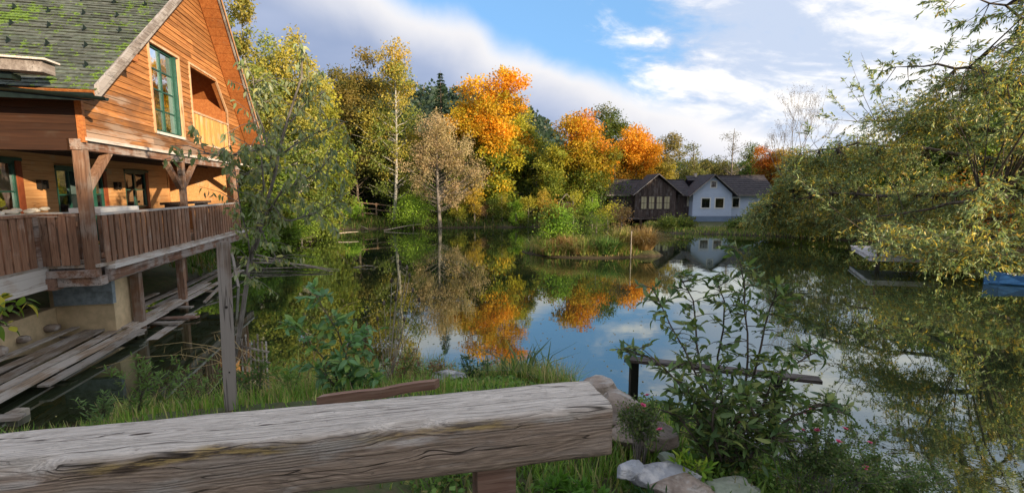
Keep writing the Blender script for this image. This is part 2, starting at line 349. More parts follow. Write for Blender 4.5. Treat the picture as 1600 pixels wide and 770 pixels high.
def build_ground():
    n = 430; t = np.linspace(-1, 1, n); k = 5.0
    gx = np.sinh(t*k)/np.sinh(k)*1500 + 0; t2 = np.linspace(-1, 1, n); gy = np.sinh(t2*k)/np.sinh(k)*1500 + 8
    # extra resolution where the shore is near the camera and across the pond
    gx = np.unique(np.concatenate([gx, np.arange(-20, 28, .35)])); gy = np.unique(np.concatenate([gy, np.arange(-2, 52, .35)]))
    X, Y = np.meshgrid(gx, gy); Z = gz(X, Y)
    V = np.stack([X, Y, Z], -1).reshape(-1, 3); a, b = X.shape; I = np.arange(a*b).reshape(a, b)
    Q = np.stack([I[:-1,:-1], I[:-1,1:], I[1:,1:], I[1:,:-1]], -1).reshape(-1, 4)
    m, s, p = newmat('bank_soil_and_turf'); c = s.n('ShaderNodeTexCoord').outputs['Object']
    g = s.noise(c, 1.3, 7, .6); g2 = s.noise(c, 9, 6, .65); z = s.sep(c)[2]
    col = s.mix(s.rng(g, .35, .65), (.05, .065, .022), (.085, .10, .035)); col = s.mix(s.rng(g2, .45, .7), col, (.12, .085, .05))
    col = s.mix(s.rng(s.m('ADD', z, s.m('MULTIPLY', g2, .2)), .32, .12), col, (.055, .042, .028))
    s.put(p.inputs['Base Color'], col); p.inputs['Roughness'].default_value = .9; s.put(p.inputs['Normal'], s.bump(g2, .7, .05))
    tag(link(bpy.data.objects.new('ground', npmesh('ground', V, Q, m, smooth=True))), 'grassy earth banks around the pond', kind='structure')
build_ground()
def build_water():
    m = bpy.data.materials.new('pond_water'); m.use_nodes = True; m.node_tree.nodes.clear(); s = NT(m.node_tree)
    c = s.n('ShaderNodeTexCoord').outputs['Object']
    d = s.n('ShaderNodeBsdfDiffuse'); n1 = s.noise(c, .35, 4, .6)
    s.put(d.inputs[0], s.mix(s.rng(n1, .35, .65), (.014, .024, .010), (.026, .032, .013)))
    g = s.n('ShaderNodeBsdfGlossy'); g.inputs[0].default_value = (.86, .92, .90, 1); g.inputs['Roughness'].default_value = .012
    h = s.m('ADD', s.m('MULTIPLY', s.noise(s.mapping(c, (1, 1.6, 1)), 2.6, 3, .5), .45), s.m('MULTIPLY', s.noise(s.mapping(c, (1, 2.2, 1)), .55, 3, .5), 1.2))
    calm = s.rng(s.noise(c, .16, 3, .5), .42, .62, .35, 1.5)
    b = s.bump(s.m('MULTIPLY', h, calm), .06, .03); s.put(g.inputs['Normal'], b)
    fr = s.n('ShaderNodeFresnel'); fr.inputs[0].default_value = 2.35; s.put(fr.inputs['Normal'], b)
    f = s.m('MULTIPLY', s.m('ADD', fr.outputs[0], .08), 1.08, clamp=True)
    mx = s.n('ShaderNodeMixShader'); s.put(mx.inputs[0], f); s.l(d.outputs[0], mx.inputs[1]); s.l(g.outputs[0], mx.inputs[2])
    o = s.n('ShaderNodeOutputMaterial'); s.l(mx.outputs[0], o.inputs[0])
    V = [(-30,-6,0),(36,-6,0),(36,60,0),(-30,60,0)]
    tag(link(bpy.data.objects.new('water', npmesh('water', V, [(0,1,2,3)], m))), 'still green pond water reflecting sky and autumn trees', kind='structure')
build_water()
# ------------------------------------------------------------------ the timber house
D1 = Vector((-.241, .9705, 0)).normalized(); D2 = Vector((D1.y, -D1.x, 0)); C0 = Vector((-8.2, 9.0, 0))
def hw(u, v, z=0): return C0 + D1*u + D2*v + Vector((0,0,z))
def H(u, v, z): return (u, -v, z)
house = thing('timber_house', 'orange timber house with mossy slate roof and porch deck on posts over the pond', 'house', C0, math.atan2(D1.y, D1.x))
AP_U, AP_Z, EZ = 5.47, 10.0, 5.05
SLl, SLr = .80, 1.07
def zl(u): return AP_Z - SLl*(AP_U-u)
def zr(u): return AP_Z - SLr*(u-AP_U)
def hbox(u0, u1, v0, v1, z0, z1): return MB().box((u0, -v1, z0), (u1, -v0, z1))
def gable_boards():
    z = 4.27; i = 0; under = .16
    openings = []
    while z < AP_Z - .35:
        h = .135; z1 = min(z+h, AP_Z-.2)
        def bounds(zz):
            L = max(0.0, AP_U - (AP_Z-under-zz)/SLl) if zz > 4.9 else 0.0; Rr = min(9.25, AP_U + (AP_Z-under-zz)/SLr); segs = [(L, Rr)]
            cuts = []
            if 4.70 < zz < 6.93: cuts.append((2.72, 4.42))
            if 4.74 < zz < 6.93: cuts.append((5.1, 8.0 - max(0, (zz-6.05))*1.0))
            for a, b in cuts:
                o = []
                for l, r in segs:
                    if b <= l or a >= r: o.append((l, r)); continue
                    if a > l: o.append((l, a))
                    if b < r: o.append((b, r))
                segs = o
            return segs
        A, B, Mid = bounds(z+.002), bounds(z1-.002), bounds((z+z1)/2)
        if not (len(A) == len(B) == len(Mid)): A = B = Mid
        for (a0, b0), (a1, b1) in zip(A, B):
            if b0-a0 < .03 and b1-a1 < .03: continue
            cutsu = []
            if b0-a0 > 4.2: cutsu = [a0 + (b0-a0)*random.uniform(.25, .75)]
            pts = [(a0, a1)] + [(c_, c_) for c_ in cutsu] + [(b0, b1)]
            for (p0, p1), (q0, q1) in zip(pts[:-1], pts[1:]):
                q0 -= .004; q1 -= .004; p = random.uniform(-.003, .004)
                vo, vi = .034+p, .014+p                           # lower edge proud of the board below
                m = MB().add([H(p0,0,z),H(q0,0,z),H(q0,vo,z),H(p0,vo,z),H(p1,0,z1+.004),H(q1,0,z1+.004),H(q1,vi,z1+.004),H(p1,vi,z1+.004)],
                    [(0,3,2,1),(4,5,6,7),(0,1,5,4),(1,2,6,5),(2,3,7,6),(3,0,4,7)])
                m.build('siding_board', M['siding'], house)
        z = z1 + .002; i += 1
gable_boards()
def house_shell():
    # upper storey core behind the boards (opening and window cut out by building it of pieces)
    def core(poly): MB().prism([(u, z) for u, z in poly], 1, .0+.002, .14).build('gable_wall', M['soffit'], house)
    zt = lambda u: (zl(u) if u < AP_U else zr(u)) - .2
    core([(0,4.27),(2.7,4.27),(2.7,zt(2.7)),(0.02,5.35),(0,5.2)])
    core([(2.7,4.27),(4.44,4.27),(4.44,4.70),(2.7,4.70)]); core([(2.7,6.94),(4.44,6.94),(4.44,zt(4.44)),(2.7,zt(2.7))])
    core([(4.44,4.27),(5.08,4.27),(5.08,zt(5.08)),(4.44,zt(4.44))])
    core([(5.08,4.27),(8.02,4.27),(8.02,4.74),(5.08,4.74)])
    core([(5.08,6.94),(7.1,6.94),(7.1,zt(7.1)),(AP_U,zt(AP_U)),(5.08,zt(5.08))])
    core([(7.12,6.93),(8.02,6.06),(8.02,zt(8.02)),(7.12,zt(7.12))]); core([(8.02,4.27),(9.25,4.27),(9.25,zt(9.25)),(8.02,zt(8.02))])
    # eave wall facing the viewer
    for k in range(8):
        z0 = 4.27 + k*.135
        hbox(-.02, .02, -1.45, -.02, z0, z0+.131).build('panel_board', M['shadeboard'], house)  # this stretch looks shaded through its board colour alone
        for a in (-9, -5.2): hbox(-.02+.003*(k % 2), .02, a, a+3.62, z0, z0+.131).build('siding_board', M['siding'], house)
    hbox(-.05, .03, -1.56, -1.46, 4.2, 5.5).build('corner_strip', M['trimlight'], house)
    hbox(-.05, .02, -.06, .05, 4.2, 5.45).build('corner_post', M['soffit'], house)
    hbox(.02, 9.25, -9, -.15, 4.20, 4.30).build('porch_ceiling', M['shadeboard'], house)
    for k in range(5): hbox(.1, 9.2, -1.9+k*.38, -1.84+k*.38, 4.10, 4.20).build('ceiling_joist', M['shadeboard'], house)
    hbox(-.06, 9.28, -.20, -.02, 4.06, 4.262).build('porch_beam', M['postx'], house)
    hbox(-.10, .06, -9, -.22, 4.04, 4.262).build('porch_beam', M['shadeboard'], house)
    hbox(-.03, 9.3, .036, .062, 4.235, 4.30).build('drip_board', M['sill'], house)
    # back and far walls so that the house is a solid body
    hbox(9.1, 9.25, -9, -.15, 1.6, zr(9.25)-.2).build('side_wall', M['wallboard'], house)
    # porch room behind the balcony opening
    hbox(5.0, 8.1, -1.6, -1.5, 4.5, 8).build('balcony_wall', M['soffit'], house)
    hbox(7.98, 8.08, -1.5, -.142, 4.5, 7.4).build('balcony_wall', M['soffit'], house)
    hbox(5.0, 5.06, -1.5, -.142, 4.5, 8).build('balcony_wall', M['soffit'], house)
    hbox(5.0, 8.1, -1.5, -.142, 4.6, 4.72).build('balcony_floor', M['shadeboard'], house)
    MB().prism([(5.0, 7.25), (7.2, 7.25), (8.1, 6.3), (8.1, 6.5), (7.3, 7.4), (5.0, 7.4)], 1, .142, 1.5).build('balcony_ceiling', M['soffit'], house)
    hbox(7.0, 7.3, -1.5, -1.2, 4.72, 7.2).build('inner_post', M['wallboard'], house)
    # trims round the balcony opening
    t = M['trimlight']
    hbox(5.04, 5.10, .0, .05, 4.74, 6.99).build('opening_trim', t, house); hbox(5.10, 7.14, .0, .05, 6.93, 6.99).build('opening_trim', t, house)
    MB().bar(H(7.12, .025, 6.96), H(8.03, .025, 6.04), .05, .06, (0,-1,0)).build('opening_trim', t, house)
    hbox(8.0, 8.06, .0, .05, 4.74, 6.05).build('opening_trim', t, house)
    # balcony balustrade
    br = hbox(5.10, 8.0, -.04, .055, 5.56, 5.62).build('balcony_rail', t, house)
    n = 17
    for k in range(n):
        u = 5.14 + k*(2.82/n); o = hbox(u, u+.125, .0, .026+.008*(k % 2), 4.72, 5.56).build('balcony_slat', M['balcony'], house)
    hbox(5.08, 8.02, .0, .045, 4.66, 4.72).build('balcony_sill', t, house)
house_shell()
def casement(u0, u1, z0, z1, v, parent, bars_u, bars_z, trim=True, mat='glass', swing=None):
    w = hbox(u0, u1, v-.04, v+.0, z0, z1)   # back plate replaced by pane below
    fr = MB(); t = .055
    fr.box((u0,-v-.03,z0),(u0+t,-v+.06,z1)); fr.box((u1-t,-v-.03,z0),(u1,-v+.06,z1)); fr.box((u0+t,-v-.028,z0),(u1-t,-v+.058,z0+t)); fr.box((u0+t,-v-.028,z1-t),(u1-t,-v+.058,z1))
    win = fr.build('window', M['green'], parent)
    us = [u0+t + (u1-u0-2*t)*k/bars_u for k in range(bars_u+1)]; zs = [z0+t + (z1-z0-2*t)*k/bars_z for k in range(bars_z+1)]
    for k in range(1, bars_u): q = .045 if (bars_u == 4 and k == 2) or bars_u == 2 else .022; MB().box((us[k]-q,-v-.020,z0+t),(us[k]+q,-v+.03,z1-t)).build('glazing_bar', M['green'], win)
    for k in range(1, bars_z): MB().box((u0+t,-v-.014,zs[k]-.016),(u1-t,-v+.02,zs[k]+.016)).build('glazing_bar', M['green'], win)
    for i in range(bars_u):
        for j in range(bars_z): MB().add([H(us[i],v-.01+random.uniform(-.001,.001),zs[j]),H(us[i+1],v-.01+random.uniform(-.002,.002),zs[j]),H(us[i+1],v-.01+random.uniform(-.002,.002),zs[j+1]),H(us[i],v-.01,zs[j+1])],[(0,1,2,3)]).build('pane', M[mat], win)
    return win
def upper_window():
    casement(2.80, 4.14, 4.76, 6.88, -.06, house, 2, 4)
    hbox(2.80, 4.14, -.3, -.12, 4.76, 6.88).build('curtain', M['curtain'], house)
    for a, b, c_, d in ((2.72,2.79,4.70,6.94),(4.36,4.43,4.70,6.94)): hbox(a, b, -.1, .05, c_, d).build('window_trim', M['trimlight'], house)
    hbox(2.79, 4.36, -.1, .052, 6.885, 6.945).build('window_trim', M['trimlight'], house); hbox(2.79, 4.36, -.1, .06, 4.69, 4.755).build('window_trim', M['sill'], house)
    hbox(4.145, 4.355, -.13, -.03, 4.76, 6.88).build('shutter_leaf', M['green'], house)
    hbox(4.15, 4.20, -.029, .045, 4.80, 6.86).build('shutter_leaf', M['green'], house)
upper_window()
VW = -2.06
def ground_wall():
    # recessed wall, built of boards between the windows
    holes = [(.2, 1.62, 2.0, 3.95), (2.62, 4.62, 1.95, 3.85), (5.5, 6.86, 2.74, 3.88)]
    z = 1.84
    while z < 4.2:
        z1 = min(z+.21, 4.2); segs = [(-3.5, 8.15)]
        for a, b, c_, d in holes:
            if z1 > c_+.02 and z < d-.02:
                o = []
                for l, r in segs:
                    if b <= l or a >= r: o.append((l, r)); continue
                    if a > l: o.append((l, a))
                    if b < r: o.append((b, r))
                segs = o
        for l, r in segs: hbox(l, r, VW-.12, VW+random.uniform(-.002,.002), z, z1-.004).build('wall_board', M['wallboard'], house)
        z = z1
    hbox(-3.5, 8.14, VW-.3, VW-.125, 1.84, 4.2).build('inner_wall', M['wallboard'], house)
    hbox(8.151, 8.25, -9, VW+.02, 1.7, 4.2).build('side_wall', M['wallboard'], house)
    for (a, b, c_, d), nb_ in zip(holes, (2, 4, 2)):
        casement(a+.02, b-.16, c_+.02, d-.04, VW-.04, house, nb_, 3 if c_ < 2.5 else 2, mat='glassdark' if a > 1 else 'glass')
        hbox(b-.16, b, VW-.10, VW+.012, c_, d).build('window_reveal', M['redtrim'], house)
        hbox(a, b, VW-.10, VW+.03, d-.04, d+.03).build('window_reveal', M['green'], house)
    # open green shutter at the middle window
    hbox(3.66, 3.70, VW+.03, VW+.22, 1.97, 3.8).build('shutter', M['green'], house)
    # wall lamps: bracket, cross bar and two shades
    for u in (2.1, 5.03):
        b = MB().box((u-.11, -VW-.012, 3.32), (u-.05, -VW+.0, 3.52)).box((u+.05, -VW-.012, 3.32), (u+.11, -VW, 3.52))
        b.v = [(x, y-.09 if y < -VW-.001 else y, z) for x, y, z in b.v]
        o = b.build('wall_lamp', M['lampblack'], house); MB().box((u-.05, -VW-.05, 3.40), (u+.05, -VW, 3.45)).build('lamp_bracket', M['lampblack'], o)
        MB().box((u-.03, -VW-.1, 3.44), (u+.03, -VW-.051, 3.49)).build('lamp_shade', M['lampblack'], o)
ground_wall()
def posts():
    def post(u, z0, z1, w=.19, v=-.02): return hbox(u-w/2, u+w/2, v-w, v, z0, z1).build('porch_post', M['post'], house)
    for u, w in ((.06, .175), (4.3, .14), (8.75, .14)): post(u, 1.5 if u > 1 else 1.42, 4.06, w)
    br = M['post']
    def brace(u0, u1, z0=3.35, z1=4.08, w=.12): MB().bar(H(u0, -.12, z0), H(u1, -.12, z1), .11, w, (0,-1,0)).build('porch_brace', br, house)
    brace(.14, .98, 3.3, 4.1, .15); brace(4.22, 3.45); brace(4.38, 5.25); brace(8.68, 7.9); brace(8.82, 9.2, 3.7)
    for u in (1.72, 4.0, 7.0): hbox(u-.085, u+.085, -.28, -.11, -.9, 1.38).build('pile', M['post'], house)
    for u in (4.9, 7.9): hbox(u-.085, u+.085, -1.78, -1.61, -.9, 1.38).build('pile', M['post'], house)
posts()
def deck():
    # floor boards
    v = -VW*-1 + .02
    k = 0
    while v < -.03:
        hbox(-.02, 9.15, v, v+.135, 1.78, 1.84).build('deck_board', M['plank'], house); v += .14
    v = VW
    while v < -.86: hbox(-4.5, -.03, v, v+.135, 1.78, 1.838).build('deck_board', M['plank'], house); v += .14
    # edge beams
    hbox(.22, 9.2, .0, .10, 1.48, 1.70).build('edge_beam', M['postx'], house)
    hbox(.26, 4.2, -.02, .16, 1.705, 1.78).build('sill_board', M['sill'], house); hbox(4.21, 9.1, -.02, .15, 1.705, 1.77).build('sill_board', M['sill'], house)
    hbox(-4.6, .0, -.92, -.80, 1.50, 1.79).build('edge_beam', M['sill'], house); hbox(-4.6, .0, -.90, -.78, 1.40, 1.495).build('edge_beam', M['sill'], house)
    hbox(-.10, .0, -.79, .02, 1.60, 1.74).build('edge_beam', M['postx'], house)
    hbox(-.04, .2, -.75, .05, 1.42, 1.595).build('edge_beam', M['postx'], house)
    for u in (1.2, 2.9, 4.6, 6.3, 8.0, 9.0): hbox(u, u+.14, -1.5, -.02, 1.52, 1.69).build('floor_joist', M['postx'], house)
    hbox(-4, 9.1, -1.62, -1.45, 1.40, 1.515).build('floor_beam', M['postx'], house)
    hbox(.3, 9.1, -.3, -.12, 1.385, 1.515).build('floor_beam', M['postx'], house)
    # railing towards the pond
    rt = 2.84
    def rail(u0, u1):
        hbox(u0, u1, -.07, .05, rt-.045, rt).build('handrail', M['sill'], house); hbox(u0, u1, -.02, .022, rt-.135, rt-.05).build('rail', M['slat'], house); hbox(u0, u1, -.02, .022, 1.95, 2.04).build('rail', M['slat'], house)
        n = int((u1-u0)/.205)
        for i in range(n):
            u = u0 + .03 + i*(u1-u0-.06)/n; w = .135 + random.uniform(-.008, .008); o = .024 + random.uniform(0, .008)
            hbox(u, u+w, o, o+.024, 1.83+random.uniform(-.015,.015), rt-.05).build('railing_board', M['slat'], house)
    rail(.2, 4.2); rail(4.42, 8.66)
    # return towards the house, then the railing of the wider part
    hbox(-.05, .07, -.86, -.24, rt-.05, rt).build('handrail', M['slat'], house)
    for i in range(4):
        vv = -.84 + i*.152; w = .145; hbox(-.07, -.045, vv, vv+w-.012-(.012 if i == 1 else 0), 1.84, rt-.055).build('railing_board', M['slat'], house)
    hbox(-.045, -.01, -.84, -.24, 2.60, 2.69).build('rail', M['slat'], house)
    hbox(-4.6, -.09, -.92, -.80, rt-.045, rt).build('handrail', M['slat'], house); hbox(-4.6, -.09, -.885, -.85, rt-.14, rt-.05).build('rail', M['slat'], house); hbox(-4.6, -.09, -.885, -.85, 1.95, 2.04).build('rail', M['slat'], house)
    hbox(-.20, -.08, -.95, -.83, 1.79, rt-.05).build('rail_post', M['postx'], house)
    for i in range(23):
        u = -.38 - i*.19; hbox(u, u+.145, -.848, -.822, 1.83, rt-.05).build('railing_board', M['slat'], house)
deck()
def foundation():
    # cream plastered plinth and blue-grey shuttering under the deck
    hbox(1.05, 2.25, -1.5, -.34, -.3, 1.39).build('plinth_wall', M['plaster'], house)
    hbox(.92, 1.045, -1.35, -.28, 1.12, 1.40).build('shuttering_board', M['concrete'], house); hbox(.925, 1.045, -1.35, -.285, .84, 1.115).build('shuttering_board', M['concrete'], house)
    hbox(-5, 1.04, -2.0, -1.40, -.6, .80).build('plinth_wall', M['plaster'], house); hbox(-5, 1.0, -2.3, -1.9, .81, 1.5).build('plinth_wall', M['shadeboard'], house)
    hbox(-4, -.26, -1.72, -1.5, 1.0, 1.39).build('floor_beam', M['postx'], house)
    hbox(-.12, .12, -.9, -.66, 1.372, 1.595).build('bearing_block', M['rawboard'], house)
    hbox(-.9, -.68, -1.4, -1.15, 1.0, 1.395).build('bearing_block', M['rawboard'], house)
foundation()
def roof():
    LV = -10.0; ov = .62
    # boards under the slates
    def slab(ua, za, ub, zb, v0, v1, t, name, mat):
        n = Vector((-(zb-za), 0, ub-ua)).normalized() * t
        if n.z < 0: n = -n
        m = MB().add([H(ua,v0,za),H(ub,v0,zb),H(ub,v1,zb),H(ua,v1,za),H(ua+n.x,v0,za+n.z),H(ub+n.x,v0,zb+n.z),H(ub+n.x,v1,zb+n.z),H(ua+n.x,v1,za+n.z)],
            [(0,3,2,1),(4,5,6,7),(0,1,5,4),(1,2,6,5),(2,3,7,6),(3,0,4,7)]); return m.build(name, mat, house)
    ul, ur = -.62, 9.95
    slab(ul, zl(ul)-.16, AP_U, AP_Z-.16, LV, ov-.03, .10, 'roof_deck', M['soffit']); slab(AP_U, AP_Z-.16, ur, zr(ur)-.16, LV, ov-.03, .10, 'roof_deck', M['soffit'])
    # soffit boards under the right-hand verge, one by one
    for k in range(22):
        a = AP_U + .05 + k*.2; b = a + .192
        slab(a, zr(a)-.185, b, zr(b)-.185, .05, ov-.04, .02, 'soffit_board', M['soffit'])
    slab(AP_U+.02, AP_Z-.055, ur+.03, zr(ur+.03)-.055, LV, ov+.03, .05, 'roof_slates', M['slatefar'])
    # barge boards: two stepped boards on each verge
    for (ua, za, ub, zb) in ((ul-.02, zl(ul-.02), AP_U, AP_Z), (AP_U, AP_Z, ur+.05, zr(ur+.05))):
        MB().add(*barge(ua, za, ub, zb, ov-.028, ov+.012, -.22, .045)).build('barge_board', M['barge'], house)
        MB().add(*barge(ua, za, ub, zb, ov+.014, ov+.05, -.09, .07)).build('barge_board', M['barge'], house)
    MB().add(*barge(AP_U+.2, zr(AP_U+.2), ur, zr(ur), ov+.052, ov+.075, -.16, -.12)).build('verge_moulding', M['wallboard'], house)
    # purlin end
    for u in (.95,): hbox(u-.1, u+.1, .04, ov-.06, zl(u)-.42, zl(u)-.22).build('purlin_end', M['soffit'], house)
    # slates, course by course; those nearest the verge in view are parts, the far rest is one mesh
    course = .135; slope = math.hypot(1, SLl); du = course/slope; dz = SLl*du; n = int((AP_U-ul)/du)
    cand = []
    for i in range(n+1):
        u = ul - .03 + i*du; z = AP_Z - SLl*(AP_U-u) ; v = ov + .02 - (.0 if i % 2 else .17)
        first = True; vv = ov+.015
        while vv > LV:
            w = .33 if not (first and i % 2) else .17
            first = False; w *= random.uniform(.93, 1.05); cand.append((u, z, vv-w+.008, vv)); vv -= w
    def slate(u, z, v0, v1):
        L = course*1.35; cu, cz = L/slope, SLl*L/slope; nx, nz = -SLl/slope, 1/slope; t0 = random.uniform(.030, .052); t = .016
        a = (u, z-.06); P0 = (a[0]+nx*t0, a[1]+nz*t0); P1 = (a[0]+cu+nx*.010, a[1]+cz+nz*.010); sk = random.uniform(-.012, .012)
        vs = [H(P0[0]+sk*.3, v0, P0[1]),H(P1[0], v0, P1[1]),H(P1[0], v1, P1[1]),H(P0[0]-sk*.3, v1, P0[1]+sk*.1)]
        vs += [(x+nx*t, y, q+nz*t) for x, y, q in vs]; return vs, [(0,1,2,3),(7,6,5,4),(0,4,5,1),(1,5,6,2),(2,6,7,3),(3,7,4,0)]
    def colat(me, c_):
        ca = me.color_attributes.new('Col', 'FLOAT_COLOR', 'POINT'); arr = np.ones((len(me.vertices), 4), np.float32); arr[:, :3] = c_; ca.data.foreach_set('color', arr.ravel())
    # visible pieces sorted by how large they show
    def showsize(cd):
        p = hw((cd[0]), (cd[2]+cd[3])/2, cd[1]); f_ = camo.matrix_world; r = Vector((p.x, p.y, p.z-EYE))
        px = 800 + 720*p.x/(p.y*math.cos(TH) - (p.z-EYE)*math.sin(TH)); py = 385 - 720*(p.y*math.sin(TH) + (p.z-EYE)*math.cos(TH))/(p.y*math.cos(TH) - (p.z-EYE)*math.sin(TH))
        return r.length if 0 <= px <= 1600 and 0 <= py else 1e3 + r.length
    cand.sort(key=showsize)
    for cd in cand[:290]:
        o = MB().add(*slate(*cd)).build('slate', M['shingle'], house); k = random.uniform(.75, 1.3); colat(o.data, (k, k*random.uniform(.95, 1.05), k))
    rest = MB(); cols = []
    for cd in cand[290:]:
        rest.add(*slate(*cd)); k = random.uniform(.75, 1.3); cols += [(k, k*random.uniform(.95,1.05), k)]*8
    me = bpy.data.meshes.new('slates'); me.from_pydata(rest.v, [], rest.f); me.materials.append(M['shingle']); colat(me, np.array(cols)); ro = link(bpy.data.objects.new('slates', me), house); ro['kind'] = 'stuff'
    # gutter
    g = []
    for k in range(9):
        a = PI + PI*k/8; g.append((-.70+.065*math.cos(a), zl(-.62)-.12+.065*math.sin(a)))
    inner = [(-.70+.055*math.cos(PI+PI*k/8), zl(-.62)-.12+.055*math.sin(PI+PI*k/8)) for k in range(9)][::-1]
    def ring(v, dz_): return [H(p[0], v, p[1]+dz_) for p in g+inner]
    r0, r1 = ring(.80, -.07), ring(-1.35, .09); nn = len(r0)
    MB().add(r0+r1, [tuple(range(nn)), tuple(range(nn, 2*nn))] + [(i, (i+1) % nn, nn+(i+1) % nn, nn+i) for i in range(nn)]).build('gutter', M['gutter'], house)
    MB().bar(H(-.645, .58, zl(-.62)-.14), H(-.645, -6, zl(-.62)-.12), .03, .22).build('fascia', M['gutter'], house)
    # end of the lower side roof with its weathered boards
    MB().bar(H(-1.10, .22, 5.30), H(-1.10, -5, 5.42), .30, .17).build('side_roof_board', M['barge'], house)
    MB().bar(H(-1.13, .30, 5.41), H(-1.13, -5, 5.53), .36, .03).build('side_roof_board', M['sill'], house)
    MB().bar(H(-1.0, -.3, 5.16), H(-1.0, -5, 5.27), .2, .09).build('side_roof_board', M['gutter'], house)
    for i in range(5):
        for j in range(9):
            u = -.1 + i*.62 + random.uniform(-.03,.03); v = .2 - j*.62 - (i % 2)*.31; z = zl(u)+.03
            MB().add([H(u,v,z),H(u+.10,v+.03,z+.08),H(u+.10,v-.03,z+.08),H(u+.02,v,z+.14)],[(0,1,2),(0,1,3),(1,2,3),(0,2,3)]).build('snow_guard', M['gutter'], house)
def barge(ua, za, ub, zb, v0, v1, lo, hi):
    return ([H(ua,v0,za+lo),H(ub,v0,zb+lo),H(ub,v1,zb+lo),H(ua,v1,za+lo),H(ua,v0,za+hi),H(ub,v0,zb+hi),H(ub,v1,zb+hi),H(ua,v1,za+hi)],
        [(0,3,2,1),(4,5,6,7),(0,1,5,4),(1,2,6,5),(2,3,7,6),(3,0,4,7)])
roof()
# things on the porch
def porch_things():
    t = thing('porch_table', 'white topped table behind the deck railing, right of the thick corner post', 'table', hw(1.55, -.55, 1.84), math.atan2(D1.y, D1.x))
    MB().box((-.75, -.28, .98), (.75, .28, 1.08)).build('table_top', M['whitepaint'], t)
    for sx_ in (-1, 1):
        for sy_ in (-1, 1): MB().box((sx_*.66-.03, sy_*.2-.03, 0), (sx_*.66+.03, sy_*.2+.03, .98)).build('leg', M['post'], t)
    t = thing('dark_bench', 'dark long bench top behind the far half of the deck railing', 'bench', hw(6.9, -1.0, 1.84), math.atan2(D1.y, D1.x))
    MB().box((-1.3, -.25, 1.0), (1.3, .25, 1.07)).build('bench_top', M['darkboard'], t)
    for sx_ in (-1, 1): MB().box((sx_*1.1-.03, -.2, 0), (sx_*1.1+.03, .2, 1.0)).build('leg', M['darkboard'], t)
    t = thing('ledge_table', 'table under crumpled white cloths at the left end of the porch', 'table', hw(.35, -1.35, 1.84), math.atan2(D1.y, D1.x))
    MB().box((-.9, -.25, .9), (1.0, .25, .98)).build('table_top', M['whitepaint'], t)
    for sx_ in (-.8, .9): MB().box((sx_-.03, -.2, 0), (sx_+.03, .2, .9)).build('leg', M['post'], t)
    for k in range(6):
        o = rock_mesh('folded_cloth', M['cloth'], .14, (1.2, .8, .6), k+3); link(o); o.scale = (.62,.62,.5); o.location = hw(-.2 + k*.22, -1.35 + .06*(k % 2), 1.84+1.03+.02*(k % 3)); o.rotation_euler = (0,0,k)
        tag(o, 'crumpled pale cloth in the heap on the porch table at the left edge', 'cloth', 'cloths heaped on the porch table')
def rock_mesh(name, mat, r, sc, seed, sub=3, rough=.28, cuts=0):
    import bmesh
    bm = bmesh.new(); bmesh.ops.create_icosphere(bm, subdivisions=sub, radius=1)
    of = Vector((seed*3.17, seed*1.3, -seed*2.2)); rr_ = random.Random(int(seed*10)+3); planes = [(Vector((rr_.gauss(0,1), rr_.gauss(0,1), rr_.gauss(.2,.8))).normalized(), rr_.uniform(.62, .85)) for _ in range(cuts)]
    for v in bm.verts:
        d = v.co.normalized(); k = 1 + rough*1.6*(mnoise.noise(d*1.1+of)) + rough*.5*mnoise.noise(d*3+of); 
        q = d*k; m_ = max(abs(q.x), abs(q.y), abs(q.z)); q = q*(.72 + .28/m_*.9) if m_ > .6 else q
        for pn, pd in planes:
            e_ = q.dot(pn)-pd
            if e_ > 0: q = q - pn*e_*.93
        if cuts: q = q*(1+.03*mnoise.noise(d*7+of)+.02*mnoise.noise(d*17+of))
        v.co = Vector((q.x*sc[0], q.y*sc[1], q.z*sc[2]))*r
    me = bpy.data.meshes.new(name); bm.to_mesh(me); bm.free(); me.materials.append(mat)
    if not cuts: me.shade_smooth()
    return bpy.data.objects.new(name, me)
porch_things()
# ------------------------------------------------------------------ plank walkway beside the house
def plank(p, q, w, t, label, mat='plank', name='plank', group='loose planks of the walkway under the deck'):
    p, q = Vector(p), Vector(q); L = (q-p).length; m = MB(); n = 6; rr = [random.uniform(-.01, .01) for _ in range(n+1)]
    vs = []; 
    for i in range(n+1):
        x = L*i/n; e = (random.uniform(-.02, .02) if i in (0, n) else 0)
        for y, z in ((-w/2, 0), (w/2, 0), (w/2, t), (-w/2, t)): vs.append((x + e*(1 if y > 0 else -1), y + rr[i], z + rr[i]*.5))
    fs = [(0,1,2,3), tuple(4*n+k for k in (3,2,1,0))] + [(4*i+k, 4*i+4+k, 4*i+4+(k+1) % 4, 4*i+(k+1) % 4) for i in range(n) for k in range(4)]
    o = m.add(vs, fs).build(name, M[mat]); d = (q-p).normalized(); yv = Vector((0,0,1)).cross(d).normalized(); zv = d.cross(yv)
    o.matrix_world = Matrix.Translation(p) @ Matrix((d, yv, zv)).transposed().to_4x4(); tag(o, label, 'plank', group); return o
